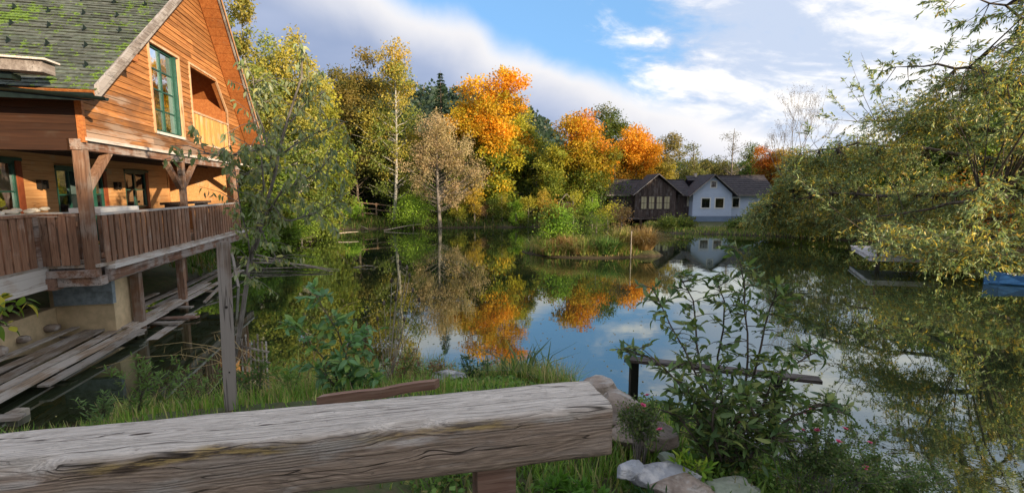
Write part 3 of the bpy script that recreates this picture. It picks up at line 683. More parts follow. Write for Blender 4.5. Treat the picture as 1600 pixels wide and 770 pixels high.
def walkway():
    P = 'bare weathered plank of the walkway laid along the water under the deck'
    rows = [(-5.2, 2.6, -.10, .24, .16), (-4.5, 1.4, -.36, .22, .15), (1.2, 6.2, -.30, .22, .20), (2.7, 8.9, -.12, .2, .18), (-3.8, 3.0, -.62, .22, .19), (3.1, 8.2, -.52, .2, .22),
            (-4.2, 1.0, -.88, .2, .22), (1.1, 5.0, -.80, .2, .25), (-3.4, 4.4, -1.1, .16, .30), (4.6, 9.6, -.78, .2, .28), (-1.9, 1.1, .12, .2, .11)]
    labs = ['longest weathered plank along the outer edge of the walkway, running to the left picture edge', 'weathered plank just inside the outermost one at the left picture edge', 'pale weathered plank passing behind the near house pile',
            'pale plank running out towards the far end of the walkway', 'greyish plank in the middle of the walkway at its left half', 'thin plank between the two house piles, second from the water', 'inner grey plank of the walkway near the cream plinth',
            'inner plank of the walkway beneath the blue-grey shuttering', 'narrow innermost plank lying against the cream plinth', 'far inner plank ending at the grass beyond the second pile', 'short wide plank stepping out over the water in front of the walkway']
    for (a, b, v, w, z), lb in zip(rows, labs):
        s_ = random.uniform(-.1, .1); plank(hw(a, v-s_, z), hw(b, v+s_, z+random.uniform(.01,.05)), w*.85, .035, lb)
    # cross pieces
    for k, (u, a, b, z, lb) in enumerate(((-3.05, .55, -1.2, .10, 'short pale cross plank on a stump at the left picture edge'), (-1.2, .1, -1.3, .09, 'cross bearer under the left half of the walkway'), (.9, .2, -1.4, .10, 'cross bearer left of the near house pile'),
          (1.9, .55, -1.2, .06, 'pale cross plank at water level beside the near house pile'), (2.4, .75, -1.0, .05, 'long orange-brown cross plank just above the water between the house piles'), (3.4, .25, -1.2, .09, 'cross bearer beside the second house pile'), (5.4, .2, -1.2, .1, 'cross bearer beyond the second house pile'))):
        plank(hw(u, a, z), hw(u+random.uniform(.1,.3), b, z+.01), .16, .04, lb, 'plank' if k not in (4,) else 'rawboard')
    o = MB().box((-.09,-.09,-.7),(.09,.09,.1)).build('wooden_stump', M['drift']); o.location = hw(-2.75, .3, 0); tag(o, 'squared wooden stump in the water at the left picture edge', 'stump')
    plank(hw(4.2, .25, .02), hw(7.9, .15, .5), .07, .05, 'thin pale batten slanting up from the second house pile', 'plank', 'batten')
    plank(hw(6.6, .42, .0), hw(6.9, .15, 1.45), .08, .05, 'upright pale stake leaning near the end of the walkway', 'plank', 'stake')
    plank(hw(-2.6, .5, -.06), hw(3.1, .35, -.03), .24, .04, 'sunken plank showing just under the water in front of the walkway')
    for k in range(7):
        o = rock_mesh('rubble_stone', M['rocktan'], .12+.05*random.random(), (1.2,.9,.6), 40+k, 2); link(o); p = hw(-3+k*.75, -1.25+random.uniform(-.1,.1), .42); o.location = p
        tag(o, 'small rubble stone in the row against the cream plinth', 'stone', 'rubble stones against the plinth')
walkway()
# ------------------------------------------------------------------ foreground beam
def big_beam():
    A = Vector((-3.3, 1.145, 2.36)); Bp = Vector((.445, 1.93, 2.36)); d = (Bp-A); L = d.length; w, h = .29, .25; nx, ny, nz_ = 160, 12, 10
    V = []; F_ = []
    ring = [(y/ny*w, 0) for y in range(ny)] + [(w, -z/nz_*h) for z in range(nz_)] + [(w-y/ny*w, -h) for y in range(ny)] + [(0, -h+z/nz_*h) for z in range(nz_)]
    n = len(ring)
    for i in range(nx+1):
        x = L*i/nx
        for (y, z) in ring:
            cy, cz = y-w/2, z+h/2; ey = max(0, abs(cy)-(w/2-.02))/.02; ez = max(0, abs(cz)-(h/2-.02))/.02
            rnd = .009*(ey*ez); q = Vector((x*1.3, y*9, z*9)); k = .006*mnoise.noise(q) + .004*mnoise.noise(q*3.1) + .003*mnoise.noise(Vector((x*3, y*60, z*60)))
            yy = y - math.copysign(rnd, cy) + (k if abs(cy) > w/2-.01 else 0)*math.copysign(1, cy); zz = z - math.copysign(rnd, cz) + (k if abs(cz) > h/2-.01 else 0)*math.copysign(1, cz)
            chip = max(0, mnoise.noise(Vector((x*2.2+3, 0, 4)))-.12)*.10 if (cy < -w/2+.03 and cz > h/2-.05) else 0     # worn front top edge
            yy += chip*.6; zz -= chip*.9
            xx = x + (y/w-.0)*(-.015)*(i == nx) + (.006*mnoise.noise(Vector((y*40, z*40, 1))) if i == nx else 0)
            V.append((xx, yy, zz))
    for i in range(nx):
        for k in range(n): a = i*n+k; b = i*n+(k+1) % n; F_.append((a, b, b+n, a+n))
    F_.append(tuple(range(n))); F_.append(tuple(nx*n + k for k in range(n)))
    m, s, p = newmat('old_beam_timber'); c = s.n('ShaderNodeTexCoord').outputs['Object']; X, Y, Z = s.sep(c)
    # knot on the top face
    kx, ky = 1.93, .15
    ex = s.m('DIVIDE', s.m('SUBTRACT', X, kx), .16); ey = s.m('DIVIDE', s.m('SUBTRACT', Y, ky), .035)
    r2 = s.m('ADD', s.m('MULTIPLY', ex, ex), s.m('MULTIPLY', ey, ey)); g_ = s.m('EXPONENT', s.m('MULTIPLY', r2, -.55))
    off = s.m('MULTIPLY', s.m('MULTIPLY', ey, g_), .035)
    cY = s.m('SUBTRACT', Y, off); warp = s.m('MULTIPLY', s.m('SUBTRACT', s.noise(s.mapping(c, (1.1, 2, 2)), 2, 2, .5), .5), .06)
    cc_ = s.comb(X, s.m('ADD', cY, warp), s.m('ADD', Z, s.m('MULTIPLY', warp, 1.2)))
    g1 = s.noise(s.mapping(cc_, (1.1, 75, 75)), 1.7, 9, .75, .05); g2 = s.noise(s.mapping(cc_, (4, 260, 260)), 1.6, 4, .7)
    g3 = s.noise(s.mapping(cc_, (.5, 9, 9)), 1.6, 4, .6)
    rw = s.m('MULTIPLY', s.m('SUBTRACT', s.noise(s.mapping(c, (.55, 2.2, 2.2)), 1.6, 4, .5), .5), .16); ry_ = s.m('ADD', cY, s.m('ADD', rw, -.19)); rz2 = s.m('ADD', Z, s.m('ADD', s.m('MULTIPLY', rw, .8), .21))
    rad = s.m('SQRT', s.m('ADD', s.m('MULTIPLY', ry_, ry_), s.m('MULTIPLY', rz2, rz2))); rings = s.m('POWER', s.m('ABSOLUTE', s.m('SINE', s.m('MULTIPLY', rad, 400.))), 2.0)
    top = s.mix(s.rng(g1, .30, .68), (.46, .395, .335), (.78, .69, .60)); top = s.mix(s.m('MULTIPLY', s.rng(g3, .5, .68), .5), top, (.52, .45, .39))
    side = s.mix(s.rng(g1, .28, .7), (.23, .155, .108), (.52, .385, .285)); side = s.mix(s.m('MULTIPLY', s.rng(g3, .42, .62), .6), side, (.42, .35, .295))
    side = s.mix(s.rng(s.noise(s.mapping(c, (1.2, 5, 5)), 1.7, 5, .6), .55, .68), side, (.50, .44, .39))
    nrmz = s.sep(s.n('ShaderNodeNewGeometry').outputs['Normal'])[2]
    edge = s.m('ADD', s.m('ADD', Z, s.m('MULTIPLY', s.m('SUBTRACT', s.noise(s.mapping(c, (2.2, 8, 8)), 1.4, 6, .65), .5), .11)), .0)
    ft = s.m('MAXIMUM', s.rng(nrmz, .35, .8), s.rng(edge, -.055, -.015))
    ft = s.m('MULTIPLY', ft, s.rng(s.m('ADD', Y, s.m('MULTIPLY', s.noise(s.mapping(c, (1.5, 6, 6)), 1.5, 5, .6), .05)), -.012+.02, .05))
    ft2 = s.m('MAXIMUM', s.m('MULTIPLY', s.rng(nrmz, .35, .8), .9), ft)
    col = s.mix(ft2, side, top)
    mot = s.rng(s.noise(s.mapping(c, (5, 14, 14)), 1.8, 6, .7), .52, .70); col = s.mix(s.m('MULTIPLY', mot, .45), col, (.17, .145, .12)); spots_ = s.rng(s.noise(s.mapping(c, (16, 26, 26)), 2, 3, .5), .68, .74); col = s.mix(s.m('MULTIPLY', spots_, .5), col, (.08, .065, .05))
    # rotten yellow-brown streak along the worn edge
    e1 = s.m('ADD', s.m('ABSOLUTE', s.m('ADD', Z, s.m('ADD', .035, s.m('MULTIPLY', s.m('SUBTRACT', s.noise(s.mapping(c, (1.6, 2, 2)), 1.8, 5, .6), .5), .10)))), s.m('MULTIPLY', s.m('MAXIMUM', s.m('SUBTRACT', Y, .02), 0), 1.2))
    pm = s.rng(s.noise(s.mapping(c, (.9, 1, 1), (3.3, 0, 0)), 1.6, 3, .5), .44, .56)
    rot = s.m('MULTIPLY', s.rng(e1, .030, .006), pm)
    rc = s.mix(s.rng(s.noise(s.mapping(c, (5, 40, 40)), 1.5, 5, .7), .42, .58), (.045, .025, .014), (.40, .27, .09))
    col = s.mix(s.m('MULTIPLY', rings, s.m('ADD', .20, s.m('MULTIPLY', s.m('SUBTRACT', 1., ft2), .15))), col, (.13, .092, .066))
    col = s.mix(s.m('MULTIPLY', rot, .9), col, rc)
    crk = s.rng(s.m('ABSOLUTE', s.m('SUBTRACT', s.noise(s.mapping(cc_, (.22, 11, 11)), 1.5, 2, .5), .5)), .0, .011, 1, 0)
    crk = s.m('MULTIPLY', crk, s.rng(s.noise(s.mapping(c, (1.6, 3, 3), (1, 2, 3)), 2, 2, .5), .36, .50))
    col = s.mix(s.m('MULTIPLY', crk, .92), col, (.035, .025, .018)); col = s.mix(s.m('MULTIPLY', s.rng(g2, .50, .66), .55), col, (.10, .075, .06))
    ring_ = s.m('MULTIPLY', s.rng(s.m('SINE', s.m('MULTIPLY', s.m('SQRT', r2), 9.)), .2, 1), s.m('MULTIPLY', s.rng(r2, 5., .8), .25)); col = s.mix(ring_, col, (.20, .16, .13))
    kk = s.m('MULTIPLY', s.rng(r2, .085, .04), s.rng(nrmz, .3, .8)); col = s.mix(kk, col, (.045, .03, .022))
    s.put(p.inputs['Base Color'], col); p.inputs['Roughness'].default_value = .85
    hgt = s.m('SUBTRACT', s.m('ADD', g1, s.m('ADD', s.m('MULTIPLY', rings, -.45), s.m('MULTIPLY', g2, .6))), s.m('ADD', s.m('MULTIPLY', crk, 2.2), s.m('ADD', kk, rot)))
    s.put(p.inputs['Normal'], s.bump(hgt, .8, .006))
    root = thing('timber_barrier', 'massive weathered timber beam lying across the foreground on a wooden block', 'beam', A, math.atan2(d.y, d.x))
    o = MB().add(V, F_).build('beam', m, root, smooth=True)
    for x in (3.31,): MB().box((x-.08+.0, .05, -1.1), (x+.09, .24, -.252)).build('support_block', M['rawboard'], root)
    MB().box((.9, .05, -1.1), (1.08, .24, -.252)).build('support_block', M['rawboard'], root)
big_beam()
def near_timber():
    # board behind the beam
    a, b = at(500, 622, 2.55), at(683, 598, 2.75); o = plank(a-Vector((0,0,.04)), b-Vector((0,0,.04)), .035, .055, 'reddish brown board end showing behind the big beam', 'rawboard', 'loose_board', None)
    p = thing('wooden_post', 'tall square weathered post standing in the grass behind the beam', 'post', (at(360, 636, 3.9).x, 3.9, 1.2), .57)
    m = MB(); w = .05
    m.add([(-w,-w,0),(w,-w,0),(w,w,0),(-w,w,0),(-w+.04,-w-.01,1.66),(w+.04,-w-.01,1.665),(w+.04,w-.01,1.655),(-w+.04,w-.01,1.65)],[(0,3,2,1),(4,5,6,7),(0,1,5,4),(1,2,6,5),(2,3,7,6),(3,0,4,7)]).build('post_shaft', M['fenceposty'], p)
    for z, r in ((1.1, .012), (.52, .007)): MB().tube([(z*.024, -w-.003-z*.006, z), (z*.024, -w+.02, z)], r, 8).build('knot', M['barkdark'], p)
    # low handrail by the shrub
    a = onz(976, 560, 1.77); b = onz(1282, 594, 1.77); rt = thing('low_handrail', 'low dark handrail with black post between the beam and the water, behind the shrub', 'handrail', a); d = b-a
    MB().bar((0,0,0), d, .11, .028).build('rail_board', M['darkboard'], rt)
    q = d*.055; MB().box((q.x-.035, q.y-.035, -1.2), (q.x+.035, q.y+.035, -.016)).build('rail_post', M['lampblack'], rt)
    q = d*.80; MB().box((q.x-.03, q.y-.03, -1.4), (q.x+.03, q.y+.03, -.016)).build('rail_post', M['lampblack'], rt)
near_timber()
# ------------------------------------------------------------------ rocks of the near bank
def rocks():
    L = [ # px, py of the middle, depth, radius, scale, mat, label
     (965, 648, 3.3, .20, (1.1,1.0,.8), 'rocktan', 'large tan boulder right behind the sawn end of the beam'),
     (1000, 678, 3.05, .15, (1.5,.9,.7), 'rocktan', 'broad tan boulder behind the small rose bush'),
     (985, 734, 2.62, .085, (1.5,.8,.55), 'rockpale', 'pale blue-white stone in the grass at the beam end'),
     (1040, 745, 2.6, .14, (1.5,.75,.6), 'rockpale', 'long pale stone right of the beam end'),
     (1062, 762, 2.5, .14, (1.3,.8,.5), 'rocktan', 'tan slab at the bottom edge in front of the long pale stone'),
     (1042, 716, 2.8, .05, (1.2,.9,.8), 'rockgreen', 'small round grey stone behind the pale stones'),
     (1150, 770, 2.55, .15, (1.4,.9,.45), 'rockgreen', 'flat green-grey slab under the shrub at the bottom edge'),
     (1222, 700, 4.1, .28, (1.5,.8,.5), 'rockpale', 'wide pale rock at the water behind the right rose bush'),
     (1180, 690, 4.3, .16, (1.3,.9,.6), 'rockpale', 'pale rock left of the wide one at the water'),
     (1310, 755, 3.6, .15, (1.3,.9,.6), 'rockpale', 'whitish stone half hidden by the right rose bush'),
     (700, 592, 6.3, .22, (1.4,.9,.55), 'rockpale', 'grey rock at the water left of the iris clump'),
     (800, 585, 6.8, .20, (1.5,.9,.5), 'rockpale', 'low grey rock behind the iris clump'),
     (935, 606, 4.6, .20, (1.3,.9,.7), 'rocktan', 'tan rock peeping out above the beam end')]
    for i, (x, y, Y, r, sc, mt, lb) in enumerate(L):
        o = rock_mesh('rock', M[mt], r, sc, i*1.7+1, 4, .30, 9); link(o); o.location = at(x, y, Y); o.rotation_euler = (random.uniform(-.2,.2), random.uniform(-.15,.15), random.uniform(-.5,.5)); tag(o, lb, 'rock')
    # split driftwood among the stones
    pts = [at(1052, 722, 2.75), at(1075, 738, 2.66), at(1103, 762, 2.55)]
    o = MB().tube(pts, [.035, .05, .03], 7).build('driftwood', M['barkgrey'], None, True); tag(o, 'dark split piece of driftwood between the stones at the bottom edge', 'driftwood')
rocks()
# ------------------------------------------------------------------ trees
def grow(base, height, tr, clusters, bend=.04, limbs=1., sides=7, seed=0, tophere=.92, forks=0, thin=1.):
    """bark mesh of a trunk and one branch to every leaf cluster; local coordinates"""
    rnd = random.Random(seed); mb = MB(); n = 9; tp = []
    bx, by = rnd.uniform(-1,1)*bend*height, rnd.uniform(-1,1)*bend*height
    for i in range(n+1):
        t = i/n; tp.append(Vector((bx*math.sin(t*2.2) + rnd.uniform(-.1,.1)*tr*2, by*math.sin(t*1.7) + rnd.uniform(-.1,.1)*tr*2, t*height*tophere)))
    mb.tube([tp[0]-Vector((0,0,.5))] + tp, [tr*1.5] + [tr*(1.25 if i == 0 else 1)*(1-.9*(i/n)**1.1)+.012 for i in range(n+1)], sides)
    def trunk(z):
        t = max(0, min(1, z/(height*tophere)))*n; i = min(int(t), n-1); return tp[i].lerp(tp[i+1], t-i), tr*(1-.9*(t/n)**1.1)
    for (c, r) in clusters:
        c = Vector(c); hd = math.hypot(c.x, c.y); z0 = max(height*.12, min(height*tophere*.96, c.z - hd*limbs*rnd.uniform(.5, .95)))
        p0, rr = trunk(z0); mid = p0.lerp(c, .5) + Vector((rnd.uniform(-.08,.08)*hd, rnd.uniform(-.08,.08)*hd, -.06*hd + rnd.uniform(-.03,.05)*hd)); r0 = min(rr*.6, .012 + .018*(c-p0).length*thin)
        q1 = p0.lerp(mid, .55) + Vector((0,0,.02*hd)); mb.tube([p0, q1, mid, mid.lerp(c, .6) + Vector((0,0,.03*hd)), c], [r0, r0*.8, r0*.6, r0*.38, r0*.16], 4, False)
        for k in range(3):
            e = c + Vector((rnd.gauss(0,1), rnd.gauss(0,1), rnd.gauss(0,.6)))*r*.8; s_ = mid.lerp(c, rnd.uniform(.3, .9)); mb.tube([s_, s_.lerp(e, .5)+Vector((0,0,.04*r)), e], [r0*.32, r0*.22, r0*.1], 3, False)
    return mb
def crown(ells, ncl, clr, seed):
    rnd = random.Random(seed); vol = [a[3]*a[4]*a[5] for a in ells]; out = []
    for _ in range(ncl):
        e = rnd.choices(ells, vol)[0]; d = Vector((rnd.gauss(0,1), rnd.gauss(0,1), rnd.gauss(0,1))).normalized(); k = rnd.random()**.40*min(1.16, 1.02+.75*mnoise.noise(d*1.9+Vector((seed*.71, e[0], 5))))
        out.append(((e[0]+d.x*e[3]*k, e[1]+d.y*e[4]*k, e[2]+d.z*e[5]*k), clr*rnd.choice((.55, .8, 1.0, 1.35))))
    return out
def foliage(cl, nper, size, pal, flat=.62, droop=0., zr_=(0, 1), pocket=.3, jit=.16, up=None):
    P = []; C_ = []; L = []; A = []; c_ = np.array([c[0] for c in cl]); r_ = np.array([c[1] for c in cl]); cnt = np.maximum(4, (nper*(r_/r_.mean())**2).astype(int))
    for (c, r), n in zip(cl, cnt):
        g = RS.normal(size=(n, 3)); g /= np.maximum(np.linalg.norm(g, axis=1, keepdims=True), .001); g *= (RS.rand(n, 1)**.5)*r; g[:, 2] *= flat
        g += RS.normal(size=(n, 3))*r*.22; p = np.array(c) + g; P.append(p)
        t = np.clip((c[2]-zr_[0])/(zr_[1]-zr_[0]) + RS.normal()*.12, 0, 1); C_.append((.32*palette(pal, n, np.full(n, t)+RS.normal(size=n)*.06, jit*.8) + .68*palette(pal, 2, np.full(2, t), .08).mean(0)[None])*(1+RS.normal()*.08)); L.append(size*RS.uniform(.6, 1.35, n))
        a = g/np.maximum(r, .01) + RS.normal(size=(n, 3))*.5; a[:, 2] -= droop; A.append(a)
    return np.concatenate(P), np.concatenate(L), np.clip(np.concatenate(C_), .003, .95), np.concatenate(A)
def tree(name, label, cat, x, y, height, tr, ells, ncl, clr, nper, size, pal, bark='bark', aspect=.55, group=None, seed=0, flat=.62, droop=.2, limbs=1., mat='leaf', rz=0, bend=.04, thin=1., tophere=.92, zbase=None, jit=.16):
    z = gz1(x, y) if zbase is None else zbase; root = thing(name, label, cat, (x, y, z-.05), rz, group)
    cl = crown(ells, ncl, clr, seed+1); zs = [c[0][2] for c in cl]
    grow(None, height, tr, cl, bend, limbs, 7, seed, tophere, thin=thin).build('trunk', M[bark], root, True)
    P, L, C_, A = foliage(cl, nper, size, pal, flat, droop, (min(zs), max(zs)), jit=jit); leaves('crown', P, L, C_, M[mat], root, aspect=aspect, axis=A, jit=1.0)
    return root
def round_ells(h, w, lo=.25, lobes=3, seed=0, d=None):
    lobes += 3; lo = lo*.75
    """a few overlapping ellipsoids making a crown of width w from lo*h to h"""
    r = random.Random(seed); o = [(0, 0, h*(lo+(1-lo)*.42), w*.40, (d or w)*.40, h*(1-lo)*.45)]; o.append((r.uniform(-.08,.08)*w, 0, h*.84, w*.26, w*.26, h*.15))
    for k in range(lobes): a = r.uniform(0, 2*PI); q = r.uniform(.16, .34); o.append((math.cos(a)*w*q, math.sin(a)*w*q, h*r.uniform(lo+.08, .84), w*r.uniform(.16,.28), w*.24, h*r.uniform(.09,.17)))
    return o
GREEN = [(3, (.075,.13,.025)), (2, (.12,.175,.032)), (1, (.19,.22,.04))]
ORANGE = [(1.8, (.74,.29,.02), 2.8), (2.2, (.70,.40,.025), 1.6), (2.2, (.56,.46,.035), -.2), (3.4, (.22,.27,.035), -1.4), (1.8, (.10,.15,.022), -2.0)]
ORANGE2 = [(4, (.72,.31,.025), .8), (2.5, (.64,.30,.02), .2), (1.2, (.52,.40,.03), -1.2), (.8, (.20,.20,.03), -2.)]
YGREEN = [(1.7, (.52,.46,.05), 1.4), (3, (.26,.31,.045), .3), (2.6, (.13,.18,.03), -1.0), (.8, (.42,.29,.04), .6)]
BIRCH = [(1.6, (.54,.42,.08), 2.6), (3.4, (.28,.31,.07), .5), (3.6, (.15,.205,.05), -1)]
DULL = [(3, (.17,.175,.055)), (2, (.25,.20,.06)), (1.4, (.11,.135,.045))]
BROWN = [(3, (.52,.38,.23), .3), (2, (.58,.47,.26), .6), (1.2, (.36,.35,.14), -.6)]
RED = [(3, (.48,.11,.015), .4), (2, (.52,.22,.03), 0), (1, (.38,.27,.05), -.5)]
def far_tree(px, top, Y, wpx, label, pal, seed, lo=.22, size=.22, ncl=95, nper=120, bark='bark', name='tree', cat='tree', group=None, lobes=4, tr=None, clf=.13, **k):
    P = at(px, top, Y); x = P.x; z0 = gz1(x, Y); h = P.z - z0; w = wpx/730*Y
    return tree(name, label, cat, x, Y, h, tr or max(.12, h*.016), round_ells(h, w, lo, lobes, seed), ncl, clf*min(w, h*.8)*1.0, int(nper*1.5) if Y < 64 else int(nper*.95), size*1.06, pal, bark, seed=seed, group=group, **k)
GOLD = [(3,(.60,.40,.05)),(2,(.42,.36,.06)),(1,(.22,.26,.05))]
G1 = 'trees along the far bank'
# front row, left to right
far_tree(430, 28, 30, 135, 'tall yellow-green birch with golden top beside the timber house', BIRCH, 11, .16, .17, 130, 130, 'birch', 'birch_tree', droop=1.0, flat=1.1, tr=.16, lobes=5, clf=.10)
far_tree(370, -60, 27, 90, 'yellow birch rising behind the roof of the timber house', BIRCH, 12, .2, .17, 60, 110, 'birch', 'birch_tree', droop=.8, flat=1.1, tr=.14, clf=.12)
far_tree(490, 88, 34, 110, 'slim yellow-green tree right of the golden-topped birch', YGREEN, 13, .18, .2, 110, 110, 'barkgrey', droop=.5)
far_tree(552, 76, 42, 100, 'slender brownish tree with bare tips between two birches', [(2,(.30,.22,.05),1.0),(3,(.13,.14,.03),-.5),(2,(.08,.10,.025),-1)], 14, .12, .2, 110, 100, 'bark', droop=.2, tr=.13)
far_tree(607, 54, 41, 84, 'slender birch with orange-yellow top and white trunk', [(2.4,(.60,.42,.07),2.6),(3,(.28,.32,.07),.2),(3,(.15,.20,.045),-1.2)], 15, .10, .18, 110, 110, 'birch', 'birch_tree', droop=.6, flat=.9, tr=.15, lobes=3, clf=.15)
def fork_tree(name, label, cat, x, y, height, tr, spread, seed, pal, size, nper, clr, bark='bark', aspect=.4, levels=6, first=.16, up=.35, kids=(2,3), flat=.9, droop=.3, group=None, width=.85):
    """a tree whose stem forks unevenly again and again; leaves gather round the last twigs"""
    rnd = random.Random(seed); z = gz1(x, y); root = thing(name, label, cat, (x, y, z-.05), 0, group); mb = MB(); tips = []
    def seg(p, d, L, r, lv, mb, tips, rnd):
        m_ = p + d*L*.5 + Vector((rnd.gauss(0,1), rnd.gauss(0,1), rnd.gauss(0,.6)))*L*.07; e = m_ + (d + Vector((rnd.gauss(0,.16), rnd.gauss(0,.16), rnd.gauss(0,.1)))).normalized()*L*.5
        mb.tube([p, m_, e], [r, r*.86, r*.74], max(3, 7-lv), False); nd = (e-m_).normalized()
        if lv >= levels-3: tips.append((m_, clr*rnd.uniform(.5, 1)))
        if lv == levels: tips.append((e, clr*rnd.uniform(.6, 1.2))); return
        for k in range(rnd.choice(kids)):
            a = rnd.uniform(0, 2*PI); s_ = spread*rnd.uniform(.45, 1.25); q = (nd + Vector((math.cos(a), math.sin(a), 0))*s_ + Vector((0,0,up*rnd.uniform(0,1)))).normalized(); seg(e, q, L*rnd.uniform(.70, .95), r*rnd.uniform(.55, .74), lv+1, mb, tips, rnd)
    L0 = height*first; best = None
    for s_ in range(30):
        mb_, tp_, rn_ = MB(), [], random.Random(seed*100+s_); seg(Vector((0,0,-.3)), Vector((rn_.gauss(0,.04), rn_.gauss(0,.04), 1)).normalized(), L0*1.1, tr, 0, mb_, tp_, rn_)
        zt_ = max(t_[0].z for t_ in tp_); xs_ = [t_[0].x for t_ in tp_]; lowest = min(t_[0].z for t_ in tp_)/zt_; cost = abs(sum(xs_)/len(xs_))/zt_*3 + abs((max(xs_)-min(xs_))/zt_ - width) + lowest*1.5
        if best is None or cost < best[0]: best = (cost, mb_, tp_)
    mb, tips = best[1], best[2]
    k = height/max(t_[0].z for t_ in tips); mb.v = [(a*k, b*k, c*k) for a, b, c in mb.v]; tips = [(t_[0]*k, t_[1]) for t_ in tips]
    mb.build('trunk', M[bark], root, True); P, L, C_, A = foliage(tips, nper, size, pal, flat, droop, (0, height)); leaves('crown', P, L, C_, M['leaf'], root, aspect=aspect, axis=A, jit=1.0); return root
P_ = at(684, 165, 40.2); h_ = P_.z-gz1(P_.x, 40.2)
tree('willow_tree', 'brown-grey willow with fine twigs and tan leaves at the water of the far bank', 'tree', P_.x, 40.2, h_, .16, [(0,0,h_*.72,1.5,1.4,h_*.24),(-1.3,0,h_*.55,1.5,1.4,h_*.22),(1.5,0,h_*.55,1.6,1.4,h_*.22),(2.9,-.2,h_*.45,1.1,1.1,h_*.12),(-1.9,.2,h_*.33,1.2,1.1,h_*.13),(1.6,.2,h_*.30,1.2,1.1,h_*.12),(.2,0,h_*.93,.7,.7,h_*.08)], 170, .46, 95, .16, BROWN, 'barkgrey', .4, None, 16, 1.1, .5, .75, 'leaf', 0, .06, .42)
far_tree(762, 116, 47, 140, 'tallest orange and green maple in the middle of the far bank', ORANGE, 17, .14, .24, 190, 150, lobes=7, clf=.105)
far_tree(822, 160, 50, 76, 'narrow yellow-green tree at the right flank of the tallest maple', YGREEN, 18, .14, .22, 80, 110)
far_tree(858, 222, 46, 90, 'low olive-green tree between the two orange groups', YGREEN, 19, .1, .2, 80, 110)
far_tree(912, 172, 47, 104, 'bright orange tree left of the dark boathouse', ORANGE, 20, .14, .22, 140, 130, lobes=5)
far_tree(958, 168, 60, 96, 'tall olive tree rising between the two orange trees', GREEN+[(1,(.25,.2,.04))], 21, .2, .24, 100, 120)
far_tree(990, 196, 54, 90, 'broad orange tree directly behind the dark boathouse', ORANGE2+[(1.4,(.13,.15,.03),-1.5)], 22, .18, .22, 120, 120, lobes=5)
far_tree(959, 249, 48.5, 26, 'small glowing orange sapling at the left end of the boathouse roof', ORANGE2, 23, .1, .16, 30, 80, name='sapling')
far_tree(1040, 198, 62, 60, 'pale brownish tree with airy crown behind the boathouse', [(3,(.30,.22,.07)),(2,(.18,.17,.06))], 24, .35, .2, 60, 60, 'barkgrey')
far_tree(1036, 238, 56, 44, 'rounded yellow-olive tree just above the boathouse roof', [(3,(.40,.32,.05)),(2,(.24,.23,.05))], 25, .1, .2, 45, 100)
far_tree(1082, 213, 66, 52, 'thin grey-green tree above the boathouse ridge', DULL, 26, .25, .2, 55, 55, 'barkgrey')
far_tree(1112, 236, 74, 74, 'dull green crown behind the chimney', DULL, 27, .2, .24, 60, 90)
far_tree(1150, 190, 70, 50, 'nearly bare larch behind the white gable', [(2,(.16,.13,.06)),(1,(.10,.10,.04))], 28, .2, .17, 60, 26, 'barkgrey', 'larch_tree', tr=.16, thin=1.4)
far_tree(1176, 222, 78, 60, 'olive green rounded tree right of the larch', GREEN, 29, .2, .24, 60, 90)
far_tree(1207, 228, 72, 56, 'red-orange tree at the right end of the far bank', RED, 30, .2, .22, 70, 100)
far_tree(1236, 226, 70, 60, 'golden olive tree beside the red-orange one', [(3,(.42,.28,.05)),(2,(.24,.2,.05))], 31, .2, .22, 60, 90)
far_tree(1290, 236, 60, 110, 'olive green tree behind the tips of the big willow', GREEN, 32, .15, .24, 80, 100)
P_ = at(1265, 122, 36); h_ = P_.z-gz1(P_.x, 36); fork_tree('bare_tree', 'bare twiggy tree behind the left tips of the big willow', 'tree', P_.x, 36, h_, .12, .34, 8, [(1,(.16,.12,.06))], .08, 1, .2, 'barkgrey', .4, 6, .26, .6)
for i, (px, top, Y, w, lb) in enumerate(((1400, 235, 44, 190, 'green tree on the far right bank behind the willow'), (1530, 205, 38, 190, 'dense green tree on the right bank at the picture edge'), (1660, 60, 34, 200, 'dense tree on the right bank just outside the picture edge'))):
    far_tree(px, top, Y, w, lb, GREEN+[(1,(.3,.22,.04))], 34+i, .1, .26, 130, 110)
# second row and fill: mid-tone broadleaf and dark conifers
def spruce(name, label, x, y, h, w, seed, group=None):
    rnd = random.Random(seed); z = gz1(x, y); root = thing(name, label, 'tree', (x, y, z-.1), rnd.uniform(0, 6), group); mb = MB(); mb.tube([(0,0,-.3),(0,0,h*.5),(0,0,h)], [h*.014, h*.009, .01], 6); P = []; A = []; 
    zz = h*.12
    while zz < h*.99:
        r = w/2*(1-zz/h)**.85*rnd.uniform(.8, 1.1); nb_ = 7
        for k in range(nb_):
            a = 2*PI*(k+rnd.random())/nb_; tip = Vector((math.cos(a)*r, math.sin(a)*r, -r*.28)); mb.tube([(0,0,zz), (tip.x, tip.y, zz+tip.z)], [.02, .006], 3, False)
            m_ = max(6, int(r*16)); t = RS.rand(m_)**.7; p = np.stack([tip.x*t, tip.y*t, zz + tip.z*t], 1) + RS.normal(size=(m_, 3))*np.array([.14, .14, .07])*(.4+r*.25); P.append(p)
            A.append(np.stack([np.full(m_, math.cos(a)), np.full(m_, math.sin(a)), np.full(m_, -.5)], 1))
        zz += h*.028*(1.3-zz/h*.6)
    P = np.concatenate(P); A = np.concatenate(A); n = len(P)
    mb.build('trunk', M['bark'], root); leaves('crown', P, RS.uniform(.2, .42, n), palette([(3,(.018,.040,.018)),(2,(.028,.055,.022)),(1,(.04,.065,.028))], n), M['leaf'], root, aspect=.4, axis=A, jit=.6); return root
spruce('spruce_tree', 'dark spruce whose tip shows above the brown willow', at(688,118,52).x, 52, at(688,120,52).z, 5, 1)
